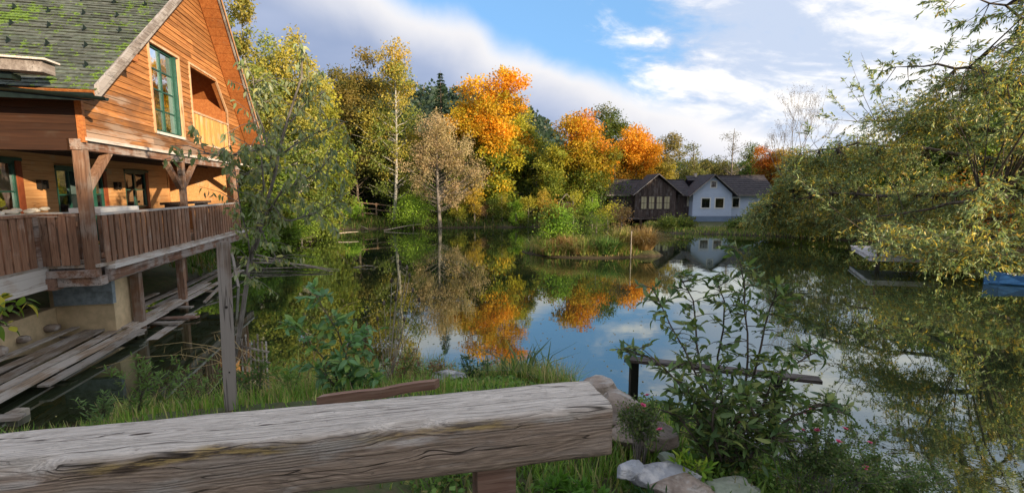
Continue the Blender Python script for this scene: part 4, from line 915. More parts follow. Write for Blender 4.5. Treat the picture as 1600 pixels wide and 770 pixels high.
sp0 = spruce('spruce_tree', 'dark spruce in the wood behind the far left bank', at(575, 190, 50).x, 50, at(575,190,50).z, 8, 2, 'dark spruces in the wood behind the far left bank')
for i, (px, top, Y) in enumerate(((520, 170, 48), (622, 190, 54), (655, 215, 49), (600, 200, 46), (548, 200, 45), (490, 190, 46), (450, 200, 45), (735, 215, 57), (800, 210, 58), (845, 225, 60))):
    c_ = copy_tree(sp0); P = at(px, top, Y); k = P.z/ at(575,190,50).z; c_.location = (P.x, Y, gz1(P.x, Y)-.1); c_.scale = (k, k, k); c_.rotation_euler = (0,0,i*1.3)
G2 = 'mid-green trees filling the wood behind the far bank'
mt0 = far_tree(640, 215, 60, 130, 'mid-green broadleaf tree deep in the wood behind the far bank', GREEN+[(1,(.22,.2,.03))], 50, .05, .30, 80, 110, group=G2)
k0 = at(640,215,60).z
for i, (px, top, Y) in enumerate(((400,150,52),(460,160,56),(540,180,60),(720,200,62),(790,200,66),(850,235,64),(900,235,66),(950,235,70),(1010,245,76),(1060,246,84),(1110,250,86),(1160,250,88),(1215,248,84),(1260,240,80),(1320,225,74),(330,120,50),(250,100,52),(1390,240,66),(1480,235,60),(1580,220,56),(1700,150,52),(160,80,55))):
    c_ = copy_tree(mt0); P = at(px, top, Y); k = P.z/k0; c_.location = (P.x, Y, gz1(P.x, Y)-.1); c_.scale = (k*1.1, k*1.1, k); c_.rotation_euler = (0,0,i*1.7+.4)
# woods between house and far bank (seen through the porch)
for i, (px, top, Y, w, lb) in enumerate(((330, 200, 27, 120, 'bright green bushy tree seen through the far end of the porch'), (300, 170, 31, 130, 'green tree behind the porch between its far posts'), (415, 215, 24, 80, 'light green bushy tree at the left shore beyond the deck'), (480, 235, 31, 90, 'light green bush-like tree on the left shore'), (250, 150, 34, 140, 'green tree behind the timber house'))):
    far_tree(px, top, Y, w, lb, [(3,(.10,.16,.028)),(2,(.17,.22,.035)),(1,(.32,.30,.05),1.)], 60+i, .03, .17, 90, 110, clf=.14)
# ------------------------------------------------------------------ bushes along the far bank
def bush(px, base_y, Y, wpx, hpx, label, pal, seed, name='bush', cat='bush', size=.13, ncl=26, nper=85, group=None, aspect=.55, mat='leaf', droop=.1):
    P = at(px, base_y, Y); w = wpx/725*Y; h = hpx/725*Y; x = P.x; z = max(gz1(x, Y), 0)
    ells = [(0,0,h*.5,w*.45,w*.4,h*.45),(w*.15,0,h*.7,w*.25,w*.25,h*.28),(-w*.15,0,h*.55,w*.3,w*.3,h*.35)]
    return tree(name, label, cat, x, Y, h, max(.02, h*.02), ells, ncl, .17*w+.04*h, nper, size, pal, 'barkgrey', aspect, group, seed, .8, droop, .8, mat, 0, .03, .7, .8, z)
LIME = [(3,(.22,.38,.04)),(2,(.34,.48,.05)),(1,(.14,.26,.04))]
bush(645, 343, 39.5, 66, 52, 'bright lime-green bush at the foot of the brown willow', LIME, 70, ncl=46, nper=120)
bush(548, 335, 40.5, 60, 34, 'light green bush in front of the rail fence', LIME, 71); bush(498, 338, 36.5, 54, 50, 'pale green bush near the left corner of the far bank', LIME, 72)
for i, (px, w, h, pl, lb) in enumerate(((742,22,44,GOLD,'golden slim sapling right of the lime-green bush'),(770,20,30,GREEN,'dark green sapling second in the sapling row'),(785,24,42,YGREEN,'yellow sapling third in the sapling row'),(806,20,34,LIME,'small green sapling in the sapling row'),
   (825,28,40,YGREEN,'yellow-green sapling with orange foot in the bank row'),(850,24,44,GOLD,'golden sapling left of the island shrub'),(872,30,34,[(3,(.30,.17,.08)),(2,(.2,.14,.06))],'rusty brown sapling behind the island'),(896,28,50,YGREEN,'tall yellow sapling behind the island'),
   (925,30,46,LIME,'green sapling left of the small roofed hut'),(950,34,36,YGREEN,'yellowish bush at the left corner of the boathouse'),(715,26,30,YGREEN,'straw-coloured sapling behind the willow trunk'),(760,30,26,[(3,(.22,.14,.07))],'brown withered bush on the far bank'))):
    bush(px, 345, 41.1 + (i % 3)*.35, w*1.15, h*1.25, lb, pl, 80+i, name='sapling' if h > 30 else 'bush', cat='sapling' if h > 30 else 'bush', ncl=22, nper=90, size=.12)
for i, (px, Y, w, h, lb) in enumerate(((1060, 37, 60, 11, 'dark reedy bush in front of the boathouse'), (1062, 39, 40, 8, 'low green bush under the white gable'), (1160, 35.6, 50, 16, 'green bush at the right foot of the white gable'), (1212, 34.6, 70, 46, 'bushy green shrub right of the white gable'), (1255, 32.5, 90, 60, 'dark green shrub behind the willow tips'), (1330, 31, 110, 70, 'green shrub behind the dock'), (1420, 29, 130, 80, 'broad green shrub on the bank behind the dock'), (1520, 27, 150, 90, 'broad shrub with yellow leaves on the right bank'), (1610, 25.5, 170, 110, 'orange-brown shrub on the right bank at the picture edge'))):
    bush(px, 350, Y, w, h, lb, GREEN+[(1,(.26,.22,.04))] if i < 7 else RED+GREEN, 110+i, ncl=40, nper=90, size=.15)
for i, (px, Y, w, h, lb) in enumerate(((400, 21.5, 70, 60, 'leafy green bush on the shore right beyond the deck'), (440, 24.5, 70, 60, 'yellow-green bush on the left shore'), (470, 28.5, 70, 50, 'green bush further along the left shore'), (340, 22, 100, 80, 'dense green bush seen under the porch roof'), (270, 22, 120, 90, 'green bush behind the porch wall corner'), (395, 27, 90, 90, 'tall light-green bush behind the slim drooping tree'))):
    bush(px, 350, Y, w, h, lb, LIME+GREEN, 130+i, ncl=40, nper=100, size=.12)
# ------------------------------------------------------------------ grass and ground cover
def blades(name, label, P, h, pal, width=.012, lean=.5, kind='stuff', cat=None, arch=.35):
    n = len(P); a = RS.rand(n)*2*PI; dirh = np.stack([np.cos(a), np.sin(a), np.zeros(n)], 1)*(RS.rand(n, 1)*lean); up = np.array([0,0,1.])[None] + dirh; side = np.stack([-np.sin(a), np.cos(a), np.zeros(n)], 1)*width*(.6+.8*RS.rand(n, 1))
    h = (h*RS.uniform(.5, 1.2, n))[:, None]; m1_ = P + up*h*.55; tip = P + up*h + dirh*h*arch - np.array([0,0,1.])[None]*h*arch*np.linalg.norm(dirh, axis=1, keepdims=True)*.6
    V = np.stack([P-side, P+side, m1_+side*.7, m1_-side*.7, tip+side*.12, tip-side*.12], 1).reshape(-1, 3); i6 = np.arange(n)[:, None]*6
    Q = np.concatenate([i6+np.array([0,1,2,3]), i6+np.array([3,2,4,5])]); col = np.repeat(palette(pal, n), 6, 0)
    o = link(bpy.data.objects.new(name, npmesh(name, V, Q, M['leaf'], col))); return tag(o, label, cat, kind=kind)
GR = [(3.4,(.15,.26,.045)),(2,(.23,.35,.06)),(1.3,(.42,.39,.15)),(.7,(.30,.24,.13))]; STRAW = [(2,(.50,.39,.19)),(2,(.32,.32,.10)),(1,(.18,.24,.05))]
def scatter(n, x0, x1, y0, y1, cond, zoff=0):
    x = RS.uniform(x0, x1, n*6); y = RS.uniform(y0, y1, n*6); k = cond(x, y, sdist(x, y)); x, y = x[k][:n], y[k][:n]; return np.stack([x, y, gz(x, y)-.01], 1)
patch = lambda x, y, s_=1.: np.sin(x*s_*1.3+1)*np.sin(y*s_*1.7+2) + .5*np.sin(x*s_*3.1)*np.cos(y*s_*2.3)
P = scatter(26000, -6.6, 6.5, 1.9, 9, lambda x, y, d: (d > .12) & (d < 5) & ((np.hypot(x, y) > 2.6)) & (RS.rand(len(x)) < .55+.4*patch(x, y))); blades('near_grass', 'short green grass on the near bank behind the beam', P, .16*np.clip(1+.6*patch(P[:,0], P[:,1]), .4, 2), GR, .006)
P = scatter(13000, -6.2, .8, 5.0, 8.9, lambda x, y, d: (d > .02) & (d < 1.5)); blades('tall_grass', 'tall arching grass and straw along the near waterline', P, .33*(1+.7*((P[:,0] > -4) & (P[:,0] < -1.1))), GR+STRAW, .005, .9)
P = scatter(3500, -.6, 3.4, 2.0, 3.4, lambda x, y, d: (d > .3)); blades('bank_weeds', 'broad-bladed bright grass between the stones at the beam end', P, .13, [(3,(.11,.21,.04)),(2,(.19,.29,.06)),(1,(.30,.27,.12))], .008, 1.2)
P = scatter(26000, -24, 12, 17, 48, lambda x, y, d: (d > .05) & (d < 7) & (y > 17) & ((y > 34) | (x < -11))); blades('far_grass', 'green grass on the far bank', P, .38*np.clip(1+.5*patch(P[:,0], P[:,1], .6), .3, 2), [(3,(.08,.14,.028)),(2,(.12,.18,.035)),(1.2,(.24,.19,.08))], .03)
P = scatter(9000, 10, 28, 22, 46, lambda x, y, d: (d > .02) & (d < 5) & ~((x > 13.5) & (x < 24) & (y > 37))); blades('right_bank_grass', 'reedy grass on the bank in front of the boathouse', P, .26, GR+STRAW, .03)
P = scatter(3200, 4.6, 28, 0, 12, lambda x, y, d: (d > .05) & (d < 4) & (x > 9)); blades('side_grass', 'grass on the right bank', P, .2, GR, .015)
# understorey and slim bare trunks in the wood behind the far bank
us = bush(520, 300, 47.5, 90, 44, 'dark green undergrowth shrub in the wood behind the far bank', [(3,(.055,.095,.025)),(2,(.085,.13,.03)),(.6,(.22,.2,.04))], 170, ncl=34, nper=80, size=.2, group='undergrowth shrubs in the wood behind the far bank')
for i in range(22):
    px = 420 + i*26 + random.uniform(-8, 8); Y = 46.5 + (i*7 % 5); c_ = copy_tree(us); k = random.uniform(.8, 1.35); c_.location = ((px-800)/725*Y, Y, gz1((px-800)/725*Y, Y)-.1); c_.scale = (k, k, k*random.uniform(.8, 1.2)); c_.rotation_euler = (0,0,i*2.1)
P_ = at(548, 225, 46); h_ = P_.z-1
sl_ = tree('slim_tree', 'slim tree with a pale bare trunk in the wood behind the rail fence', 'tree', P_.x, 46, h_, .11, [(0,0,h_*.8,1.2,1.2,h_*.2)], 34, .6, 90, .2, GREEN+[(1,(.3,.27,.05))], 'barkgrey', seed=180, group='slim bare-trunked trees in the wood behind the rail fence', limbs=.5)
for i, px in enumerate((508, 527, 570, 592, 618, 640, 700, 726, 752, 780, 806, 838, 470, 440)):
    Y = 45.5 + (i*5 % 4); c_ = copy_tree(sl_); c_.location = ((px-800)/725*Y, Y, gz1((px-800)/725*Y, Y)-.1); k = random.uniform(.85, 1.1); c_.scale = (k, k, k); c_.rotation_euler = (0,0,i*1.9)
# ------------------------------------------------------------------ island
def island():
    cx, cy = 4.2, 23.9
    def pts(n, e): 
        a = RS.rand(n)*2*PI; r = RS.rand(n)**.5; x = e[0]+np.cos(a)*r*e[2]; y = e[1]+np.sin(a)*r*e[3]; return np.stack([x, y, np.maximum(gz(x, y), -.05)], 1)
    blades('island_grass', 'long straw and green grass covering the island', np.concatenate([pts(5200, (4.2,23.8,3.1,1.6)), pts(1200, (2.1,24.5,1.5,1.1))]), .62, GR+STRAW+[(1.5,(.36,.22,.11))], .014, .9)
    def tuft(px, py, Y, r, h, n, label, pal, w=.016, lean=1.1, name='sedge_tussock', cat='tussock', group=None):
        p = at(px, py, Y); p.z = max(gz1(p.x, p.y), 0)-.02; a = RS.rand(n)*2*PI; rr = RS.rand(n)**.5*r; P = np.stack([np.cos(a)*rr, np.sin(a)*rr, np.zeros(n)], 1)
        o = blades(name, label, P, h, pal, w, lean, 'thing', cat, .8); o.location = p; 
        if group: o['group'] = group
        return o
    SED = [(3,(.36,.23,.10)),(2,(.26,.16,.07)),(1,(.42,.31,.15))]
    tuft(1005, 398, 23.0, .42, 1.15, 1500, 'domed rusty-brown sedge tussock at the right end of the island', SED)
    tuft(948, 398, 22.6, .5, .8, 700, 'green iris-like reed clump on the island front', [(3,(.11,.19,.05)),(1,(.2,.24,.07))], .03, .9, 'reed_clump', 'reeds')
    tuft(905, 398, 22.6, .5, .7, 800, 'straw and green sedge clump at the middle front of the island', SED+GR)
    tuft(862, 396, 22.9, .5, .75, 900, 'brownish sedge clump at the left end of the island', SED+GR)
    tuft(885, 392, 23.2, .5, .8, 800, 'rusty sedge clump below the green island shrub', SED)
    tuft(970, 390, 23.4, .5, 1.1, 700, 'tall pale reeds left of the domed tussock', STRAW, .02, .5, 'reed_clump', 'reeds')
    bush(872, 375, 24.2, 58, 64, 'green and orange leafy shrub standing on the island', LIME+GREEN, 150, ncl=46, nper=90, size=.11); bush(862, 330, 24.6, 34, 74, 'slim golden-orange sapling on the island', [(3,(.50,.30,.04),1),(2,(.24,.24,.04))], 151, ncl=26, nper=60, size=.1, name='sapling', cat='sapling')
    bush(930, 380, 24.0, 40, 60, 'thin green willow shoots in the middle of the island', GREEN+LIME, 152, ncl=24, nper=50, size=.11, aspect=.25, name='willow_shoots', cat='shoots')
    bush(968, 380, 24.2, 40, 70, 'rusty brown twiggy shrub near the right end of the island', [(3,(.34,.19,.10)),(2,(.24,.2,.07))], 153, ncl=24, nper=42, size=.11)
    for px, y0, y1, Y, lb in ((985, 360, 404, 22.4, 'slim pale stake in the water right of the island'), (859, 372, 396, 22.6, 'short pale stake at the left front of the island')):
        a, b = onz(px, y1, 0), at(px, y0, Y); b.x, b.y = a.x, a.y; o = MB().tube([(0,0,-.5), (.01,0,b.z*.5), (0.02,0,b.z)], [.03, .028, .022], 6).build('stake', M['drift'], None, True); o.location = (a.x, a.y, 0); tag(o, lb, 'stake')
    p = onz(990, 399); o = MB().box((-.35,-.18,-.1),(.4,.18,.06)).build('floating_block', M['drift']); o.location = p; tag(o, 'pale wooden block floating at the right tip of the island', 'wood block')
    p = onz(930, 372, .3); q = onz(948, 392, .15)
island()
# ------------------------------------------------------------------ far boathouse and white gable house
def clap(parent, mat, x0, x1, y, z0, z1, step, vertical=False, name='board', top=None, skip=()):
    k = 0; t = x0 if vertical else z0; end = x1 if vertical else z1
    while t < end-1e-6:
        e = min(t+step, end)
        segs = [(t, e, z0, z1 if top is None else min(top(t), top(e)))] if vertical else [(x0, x1, t, e)]
        for a, b, c_, d in segs:
            o_ = [(a, b, c_, d)]
            for (sx0, sx1, sz0, sz1) in skip:
                nn_ = []
                for (a, b, c_, d) in o_:
                    if b <= sx0 or a >= sx1 or d <= sz0 or c_ >= sz1: nn_.append((a, b, c_, d)); continue
                    if vertical:
                        if c_ < sz0: nn_.append((a, b, c_, sz0))
                        if d > sz1: nn_.append((a, b, sz1, d))
                    else:
                        if a < sx0: nn_.append((a, sx0, c_, d))
                        if b > sx1: nn_.append((sx1, b, c_, d))
                o_ = nn_
            for (a, b, c_, d) in o_:
                if b-a > .02 and d-c_ > .02: MB().box((a+.008, y-.03-random.uniform(0,.012), c_+.002), (b-.008 if vertical else b, y, d-.004)).build(name, mat, parent)
        t = e; k += 1
def roof_slab(pts, t, name, mat, parent):
    a = [Vector(p) for p in pts]; n = (a[1]-a[0]).cross(a[-1]-a[0]).normalized(); n = n if n.z > 0 else -n
    return MB().add([*a, *[p+n*t for p in a]], [tuple(range(len(a)))[::-1], tuple(range(len(a), 2*len(a)))] + [(i, (i+1) % len(a), len(a)+(i+1) % len(a), len(a)+i) for i in range(len(a))]).build(name, mat, parent)
def courses(parent, x0, x1, y0, z0, y1, z1, n=9, mat='slatefar'):
    """slate courses on a plane rising from (y0,z0) to (y1,z1)"""
    for k in range(n):
        a, b = k/n, (k+1.12)/n; ya, za, yb, zb = y0+(y1-y0)*a, z0+(z1-z0)*a, y0+(y1-y0)*min(b,1), z0+(z1-z0)*min(b,1)
        roof_slab([(x0,ya,za+.03),(x1,ya,za+.03),(x1,yb,zb+.0),(x0,yb,zb+.0)], .03, 'slate_course', M[mat], parent)
def far_houses():
    Y = 46.; dark = thing('boathouse', 'long dark wooden boathouse with slate roof on the far shore', 'boathouse', (0, 0, 0))
    X = lambda px, yy=Y: (px-800)/725.*yy
    ez, rz_ = 2.92, 4.3; zb = .62
    x0, x1 = X(952), X(1081); g0, g1 = X(989), X(1052); gm = X(1023); gz_ = 4.75
    MB().box((x0, Y, zb), (g0, Y+5, ez)).build('wall', M['farwood'], dark); MB().box((g0, Y-.8, zb), (g1, Y+5, ez)).build('wall', M['farwood'], dark); MB().box((g1, Y, zb), (x1, Y+5, ez)).build('wall', M['farwood'], dark)
    wins = [(X(998+k*11.8), X(998+k*11.8+9.6)) for k in range(4)]
    clap(dark, M['farwood'], x0, g0-.02, Y, zb, ez, .22, True, 'board'); clap(dark, M['farwood'], g1+.02, x1-.02, Y, zb, ez, .22, True, 'board', skip=((X(1073), X(1079.5), 1.6, 2.7),))
    top = lambda x: ez + (gz_-ez-.12)*(1-abs(x-gm)/((g1-g0)/2+.35)) if True else 0
    MB().prism([(g0, ez-.001), (g1, ez-.001), (gm, gz_-.15)], 1, Y-.79, Y+2).build('gable_wall', M['farwood'], dark)
    clap(dark, M['farwood'], g0, g1, Y-.8, zb, ez, .2, True, 'board', top=top, skip=((wins[0][0]-.06, wins[-1][1]+.06, 1.38, 2.72),))
    for a, b in wins:
        w = MB(); t = .05
        for q in ((a,b,1.40,1.46),(a,b,2.64,2.70)): w.box((q[0], Y-.89, q[2]), (q[1], Y-.82, q[3]))
        w.box((a, Y-.888, 1.46), (a+t, Y-.82, 2.64)); w.box((b-t, Y-.888, 1.46), (b, Y-.82, 2.64)); w.box(((a+b)/2-.015, Y-.88, 1.46), ((a+b)/2+.015, Y-.83, 2.64)); w.box((a+t, Y-.878, 2.02), (b-t, Y-.832, 2.06))
        f = w.build('window', M['farwood'], dark); MB().box((a+t, Y-.86, 1.46), (b-t, Y-.84, 2.64)).build('pane', M['glasswarm'], f)
    a, b = X(1073), X(1079.5); f = MB().box((a, Y-.02, 1.6), (b, Y+.02, 2.7)).build('window', M['farwood'], dark); MB().box((a+.05, Y-.04, 1.66), (b-.05, Y-.022, 2.64)).build('pane', M['glasswarm'], f)
    # main roof of the dark part
    courses(dark, x0-.5, x1+.1, Y-.35, ez-.12, Y+2.6, rz_); roof_slab([(x0-.5, Y+2.6, rz_), (x1+.1, Y+2.6, rz_), (x1+.1, Y+5.4, ez-.1), (x0-.5, Y+5.4, ez-.1)], .06, 'roof_slope', M['slatefar'], dark)
    MB().box((x0-.5, Y+2.5, rz_), (x1+.1, Y+2.7, rz_+.09)).build('ridge', M['slatefar'], dark); MB().prism([(Y, ez), (Y+5, ez), (Y+2.6, rz_-.03)], 0, x0, x0+.1).build('gable_wall', M['farwood'], dark)
    MB().box((x0-.45, Y-.42, ez-.2), (g0-.45, Y-.34, ez-.12)).build('gutter', M['barge'], dark); MB().box((g1+.4, Y-.42, ez-.2), (x1, Y-.34, ez-.12)).build('gutter', M['barge'], dark)
    # cross gable roof
    hw_ = (g1-g0)/2+.45
    for s_ in (-1, 1):
        roof_slab([(gm, Y-1.15, gz_+.05), (gm+s_*hw_, Y-1.15, ez-.18), (gm+s_*hw_, Y+.6, ez-.18), (gm, Y+2.8, gz_+.05)], .07, 'roof_slope', M['slatefar'], dark)
        MB().bar((gm, Y-1.18, gz_+.06), (gm+s_*hw_, Y-1.18, ez-.17), .05, .14, (0,-1,0)).build('barge_board', M['barge'], dark)
    # stilts and walkway under the dark part
    for px in (955, 975, 1000, 1025, 1050): MB().box((X(px)-.1, Y-.7, -.6), (X(px)+.1, Y-.5, zb)).build('stilt', M['post'], dark)
    MB().box((x0-3.4, Y-1.5, zb-.16), (x1-.05, Y-.801, zb-.01)).build('walkway_board', M['farwood'], dark)
    # chimney
    MB().box((X(1098), Y+2.2, 4.0), (X(1102), Y+2.5, 5.0)).build('chimney', M['chimney'], dark)
    # ---- white house
    wh = thing('white_house', 'small pale blue-white gabled house with square windows at the far shore', 'house', (0, 0, 0)); Yw = 45.
    Xw = lambda px: (px-800)/725.*Yw; a0, a1 = Xw(1083), Xw(1144); am = (a0+a1)/2-.05; az_ = 4.62; ewz = 2.95
    sk = [(Xw(1097), Xw(1109.5), 1.58, 2.46), (Xw(1118.5), Xw(1131), 1.58, 2.46)]
    MB().box((a0+.03, Yw, .75), (a1-.03, Yw+6, ewz)).build('wall', M['bluewall'], wh); MB().box((a0-.02, Yw-.06, -.3), (a1+.02, Yw+6, .75)).build('plinth', M['blueplinth'], wh)
    clap(wh, M['bluewall'], a0, a1, Yw, .76, ewz, .17, False, 'board', skip=sk)
    z = ewz
    top_half = lambda zz: (a1-a0)/2*max(0, (az_-zz)/(az_-ewz))
    while z < az_-.1:
        z1 = min(z+.17, az_-.05); h0, h1 = top_half(z)+.05, top_half(z1)+.05; cut = (Xw(1110.2), Xw(1118.2)) if 3.52 < z+.08 < 4.14 else None
        for (l0, r0, l1, r1) in (((am-h0, am+h0, am-h1, am+h1),) if not cut else ((am-h0, cut[0], am-h1, cut[0]), (cut[1], am+h0, cut[1], am+h1))):
            if r0-l0 > .02: MB().add([(l0,Yw-.035,z),(r0,Yw-.035,z),(r0,Yw,z),(l0,Yw,z),(l1,Yw-.022,z1-.004),(max(r1,l1+.01),Yw-.022,z1-.004),(max(r1,l1+.01),Yw,z1-.004),(l1,Yw,z1-.004)],[(0,3,2,1),(4,5,6,7),(0,1,5,4),(1,2,6,5),(2,3,7,6),(3,0,4,7)]).build('board', M['bluewall'], wh)
        z = z1
    MB().prism([(a0, ewz), (a1, ewz), (am, az_)], 1, Yw+.001, Yw+1).build('gable_wall', M['bluewall'], wh)
    def win(l, r, b, t, y=Yw, n=1):
        e = .11; m = MB(); m.box((l-e, y-.07, b-e), (r+e, y-.02, b)).box((l-e, y-.07, t), (r+e, y-.02, t+e)).box((l-e, y-.068, b), (l, y-.02, t)).box((r, y-.068, b), (r+e, y-.02, t)); w = m.build('window', M['whitepaint'], wh)
        MB().box((l, y-.03, b), (r, y-.012, t)).build('pane', M['glassdark'], w); MB().box(((l+r)/2-.015, y-.04, b), ((l+r)/2+.015, y-.031, t)).build('glazing_bar', M['lampblack'], w)
    for l, r, b, t in sk: win(l, r, b, t)
    win(Xw(1110.5), Xw(1118), 3.56, 4.08)
    hh = (a1-a0)/2+.5
    for s_ in (-1, 1):
        zz = ewz-.30
        roof_slab([(am, Yw-.5, az_+.12), (am+s_*hh, Yw-.5, zz), (am+s_*hh, Yw+1.2, zz), (am, Yw+3.6, az_+.12)], .08, 'roof_slope', M['slatefar'], wh)
        MB().bar((am, Yw-.53, az_+.10), (am+s_*hh, Yw-.53, zz), .05, .16, (0,-1,0)).build('barge_board', M['barge'], wh)
    # right wing
    b0, b1 = Xw(1148), Xw(1215); MB().box((b0-.2, Yw+1., .7), (b1, Yw+6, 2.85)).build('wall', M['bluewall'], wh); MB().box((b0-.22, Yw+.95, -.3), (b1+.02, Yw+6, .7)).build('plinth', M['blueplinth'], wh)
    win(Xw(1153), Xw(1163), 1.6, 2.45, Yw+1.); MB().box((a1+.04, Yw+.85, .0), (a1+.14, Yw+.95, 2.8)).build('downpipe', M['gutter'], wh)
    courses(wh, a1-.1, b1+.4, Yw+.55, 2.80, Yw+3.4, 4.72); courses(wh, Xw(1090), a1, Yw+2.6, 4.2, Yw+3.4, 4.72, 2); roof_slab([(Xw(1095), Yw+3.4, 4.72), (b1+.4, Yw+3.4, 4.72), (b1+.4, Yw+6.4, 2.8), (Xw(1095), Yw+6.4, 2.8)], .06, 'roof_slope', M['slatefar'], wh)
    MB().box((Xw(1112), Yw+3.3, 4.72), (b1+.4, Yw+3.5, 4.82)).build('ridge', M['slatefar'], wh); MB().box((a1+.1, Yw+.48, 2.72), (b1+.4, Yw+.56, 2.81)).build('gutter', M['barge'], wh)
    # little roofed hut left of the boathouse
    hut = thing('garden_hut', 'tiny hut with pale pitched roof among the trees left of the boathouse', 'hut', (at(884, 320, 44).x, 44, gz1(at(884,320,44).x, 44)))
    MB().box((-.45,-.4,0),(.45,.4,1.5)).build('wall', M['farwood'], hut)
    for s_ in (-1, 1): roof_slab([(0,-.6,2.25),(s_*.75,-.6,1.35),(s_*.75,.6,1.35),(0,.6,2.25)], .05, 'roof_slope', M['barge'], hut)
far_houses()
# ------------------------------------------------------------------ fence on the far left bank
def fence():
    f = thing('rail_fence', 'brown two-rail wooden fence on the far left bank', 'fence', (0,0,0)); ps = []
    for k in range(8):
        px = 500 + k*22; Y = 42.6 - k*.15; p = at(px, 320, Y); z = gz1(p.x, Y); ps.append((p.x, Y, 1.62 + .9*(1-k/7)))
        MB().box((p.x-.06, Y-.06, z-.1), (p.x+.06, Y+.06, ps[-1][2]+.1)).build('fence_post', M['fence'], f)
    for a, b in zip(ps[:-1], ps[1:]):
        for dz_ in (0, -.45, -.9) if a[2] > 2.1 else (0, -.5): MB().bar((a[0], a[1]-.08, a[2]+dz_), (b[0], b[1]-.08, b[2]+dz_), .04, .10).build('fence_rail', M['fence'], f)
fence()
# ------------------------------------------------------------------ driftwood and logs
def logs():
    L = [((372,402,.35),(520,424,.05),.05,'long bleached log sloping from the deck end into the water'),((385,410,.3),(505,418,.1),.04,'thin grey log beside the long one at the deck end'),((400,398,.45),(470,420,.1),.035,'short stick crossing the logs at the deck end'),
         ((380,416,.1),(450,405,.25),.035,'crooked stick at the foot of the log pile'),((395,420,.02),(530,421,.03),.03,'nearly level stick lying in the water at the log pile'),((552,418,.0),(586,417,.02),.025,'curved floating stick out in the pond'),
         ((478,372,.1),(560,362,.35),.06,'pale fallen branch at the far left shore'),((535,345,.5),(575,358,.1),.05,'slanting pale branch on the far left shore'),((600,360,.05),(660,350,.4),.05,'thin fallen branch at the far shore below the lime bush'),((450,360,.8),(505,352,.6),.05,'fallen trunk on the left shore')]
    for (a, b, r, lb) in L:
        p, q = onz(*a), onz(*b); m_ = p.lerp(q, .5) + Vector((0, .1, .06)); o = MB().tube([p, p.lerp(m_, .5), m_, m_.lerp(q, .6)+Vector((.03,0,.02)), q], [r*1.2, r, r*.9, r*.7, r*.35], 6).build('log', M['drift'], None, True); tag(o, lb, 'log')
logs()
# ------------------------------------------------------------------ dock and boat on the right
def dock_boat():
    d = thing('wooden_dock', 'pale grey plank dock half hidden behind the willow leaves', 'dock', (0,0,0)); a, b = onz(1336, 386, .62), onz(1500, 404, .62)
    p0, p1 = onz(1334, 384, .6), onz(1364, 400, .6); e = Vector((1, -.16, 0)).normalized(); n_ = (p1-p0).normalized(); Lw = (p1-p0).length
    for k in range(26):
        s_ = p0 + e*(k*.30); MB().bar(s_, s_+n_*Lw, .285, .04).build('dock_board', M['dock'], d)
    MB().bar(p1+Vector((0,-.05,-.12)), p1+e*7.8+Vector((0,-.05,-.12)), .08, .16).build('edge_beam', M['dock'], d)
    MB().bar(p0+Vector((-.06,0,-.12)), p1+Vector((-.06,0,-.12)), .08, .16).build('edge_beam', M['dock'], d)
    for k in range(4):
        q = p1 + e*(.2+k*2.4); MB().tube([(q.x, q.y, -.8), (q.x, q.y, .5)], .08, 8).build('pile', M['barkdark'], d)
        MB().box((q.x-.04, q.y-.04, .5), (q.x+.04, q.y+.04, 1.45)).build('rail_post', M['postx'], d)
    for zz in (1.4, .98): MB().bar(Vector((p1.x, p1.y, zz)), Vector((p1.x, p1.y, zz))+e*7.6, .03, .03).build('rail', M['postx'], d)
    # boat
    p = onz(1640, 445, 0); bt = thing('rowing_boat', 'blue rowing boat moored at the right picture edge', 'boat', p, R(172)); m = MB(); secs = [(-1.7,.42,.34),(-1,.58,.30),(0,.64,.28),(1,.5,.32),(1.7,.2,.42),(2.05,.02,.50)]
    V = []; Fc = []
    for x, w, h in secs:
        for y, z in ((-w,h),(-w*.85,.05),(-w*.4,-.10),(w*.4,-.10),(w*.85,.05),(w,h),(w*.92,h),(w*.78,.1),(w*.35,-.02),(-w*.35,-.02),(-w*.78,.1),(-w*.92,h)): V.append((x,y,z))
    for i in range(len(secs)-1):
        for k in range(12): Fc.append((i*12+k, i*12+(k+1) % 12, i*12+12+(k+1) % 12, i*12+12+k))
    Fc += [tuple(range(12)), tuple(60+k for k in range(12))]; m.add(V, Fc).build('hull', M['blueboat'], bt)
    for x in (-.7, .5): MB().box((x-.12, -.52, .16), (x+.12, .52, .19)).build('seat', M['plank'], bt)
    MB().bar((-1.2,.3,.4),(1.2,-.1,.36),.04,.03).build('oar', M['plank'], bt)
dock_boat()
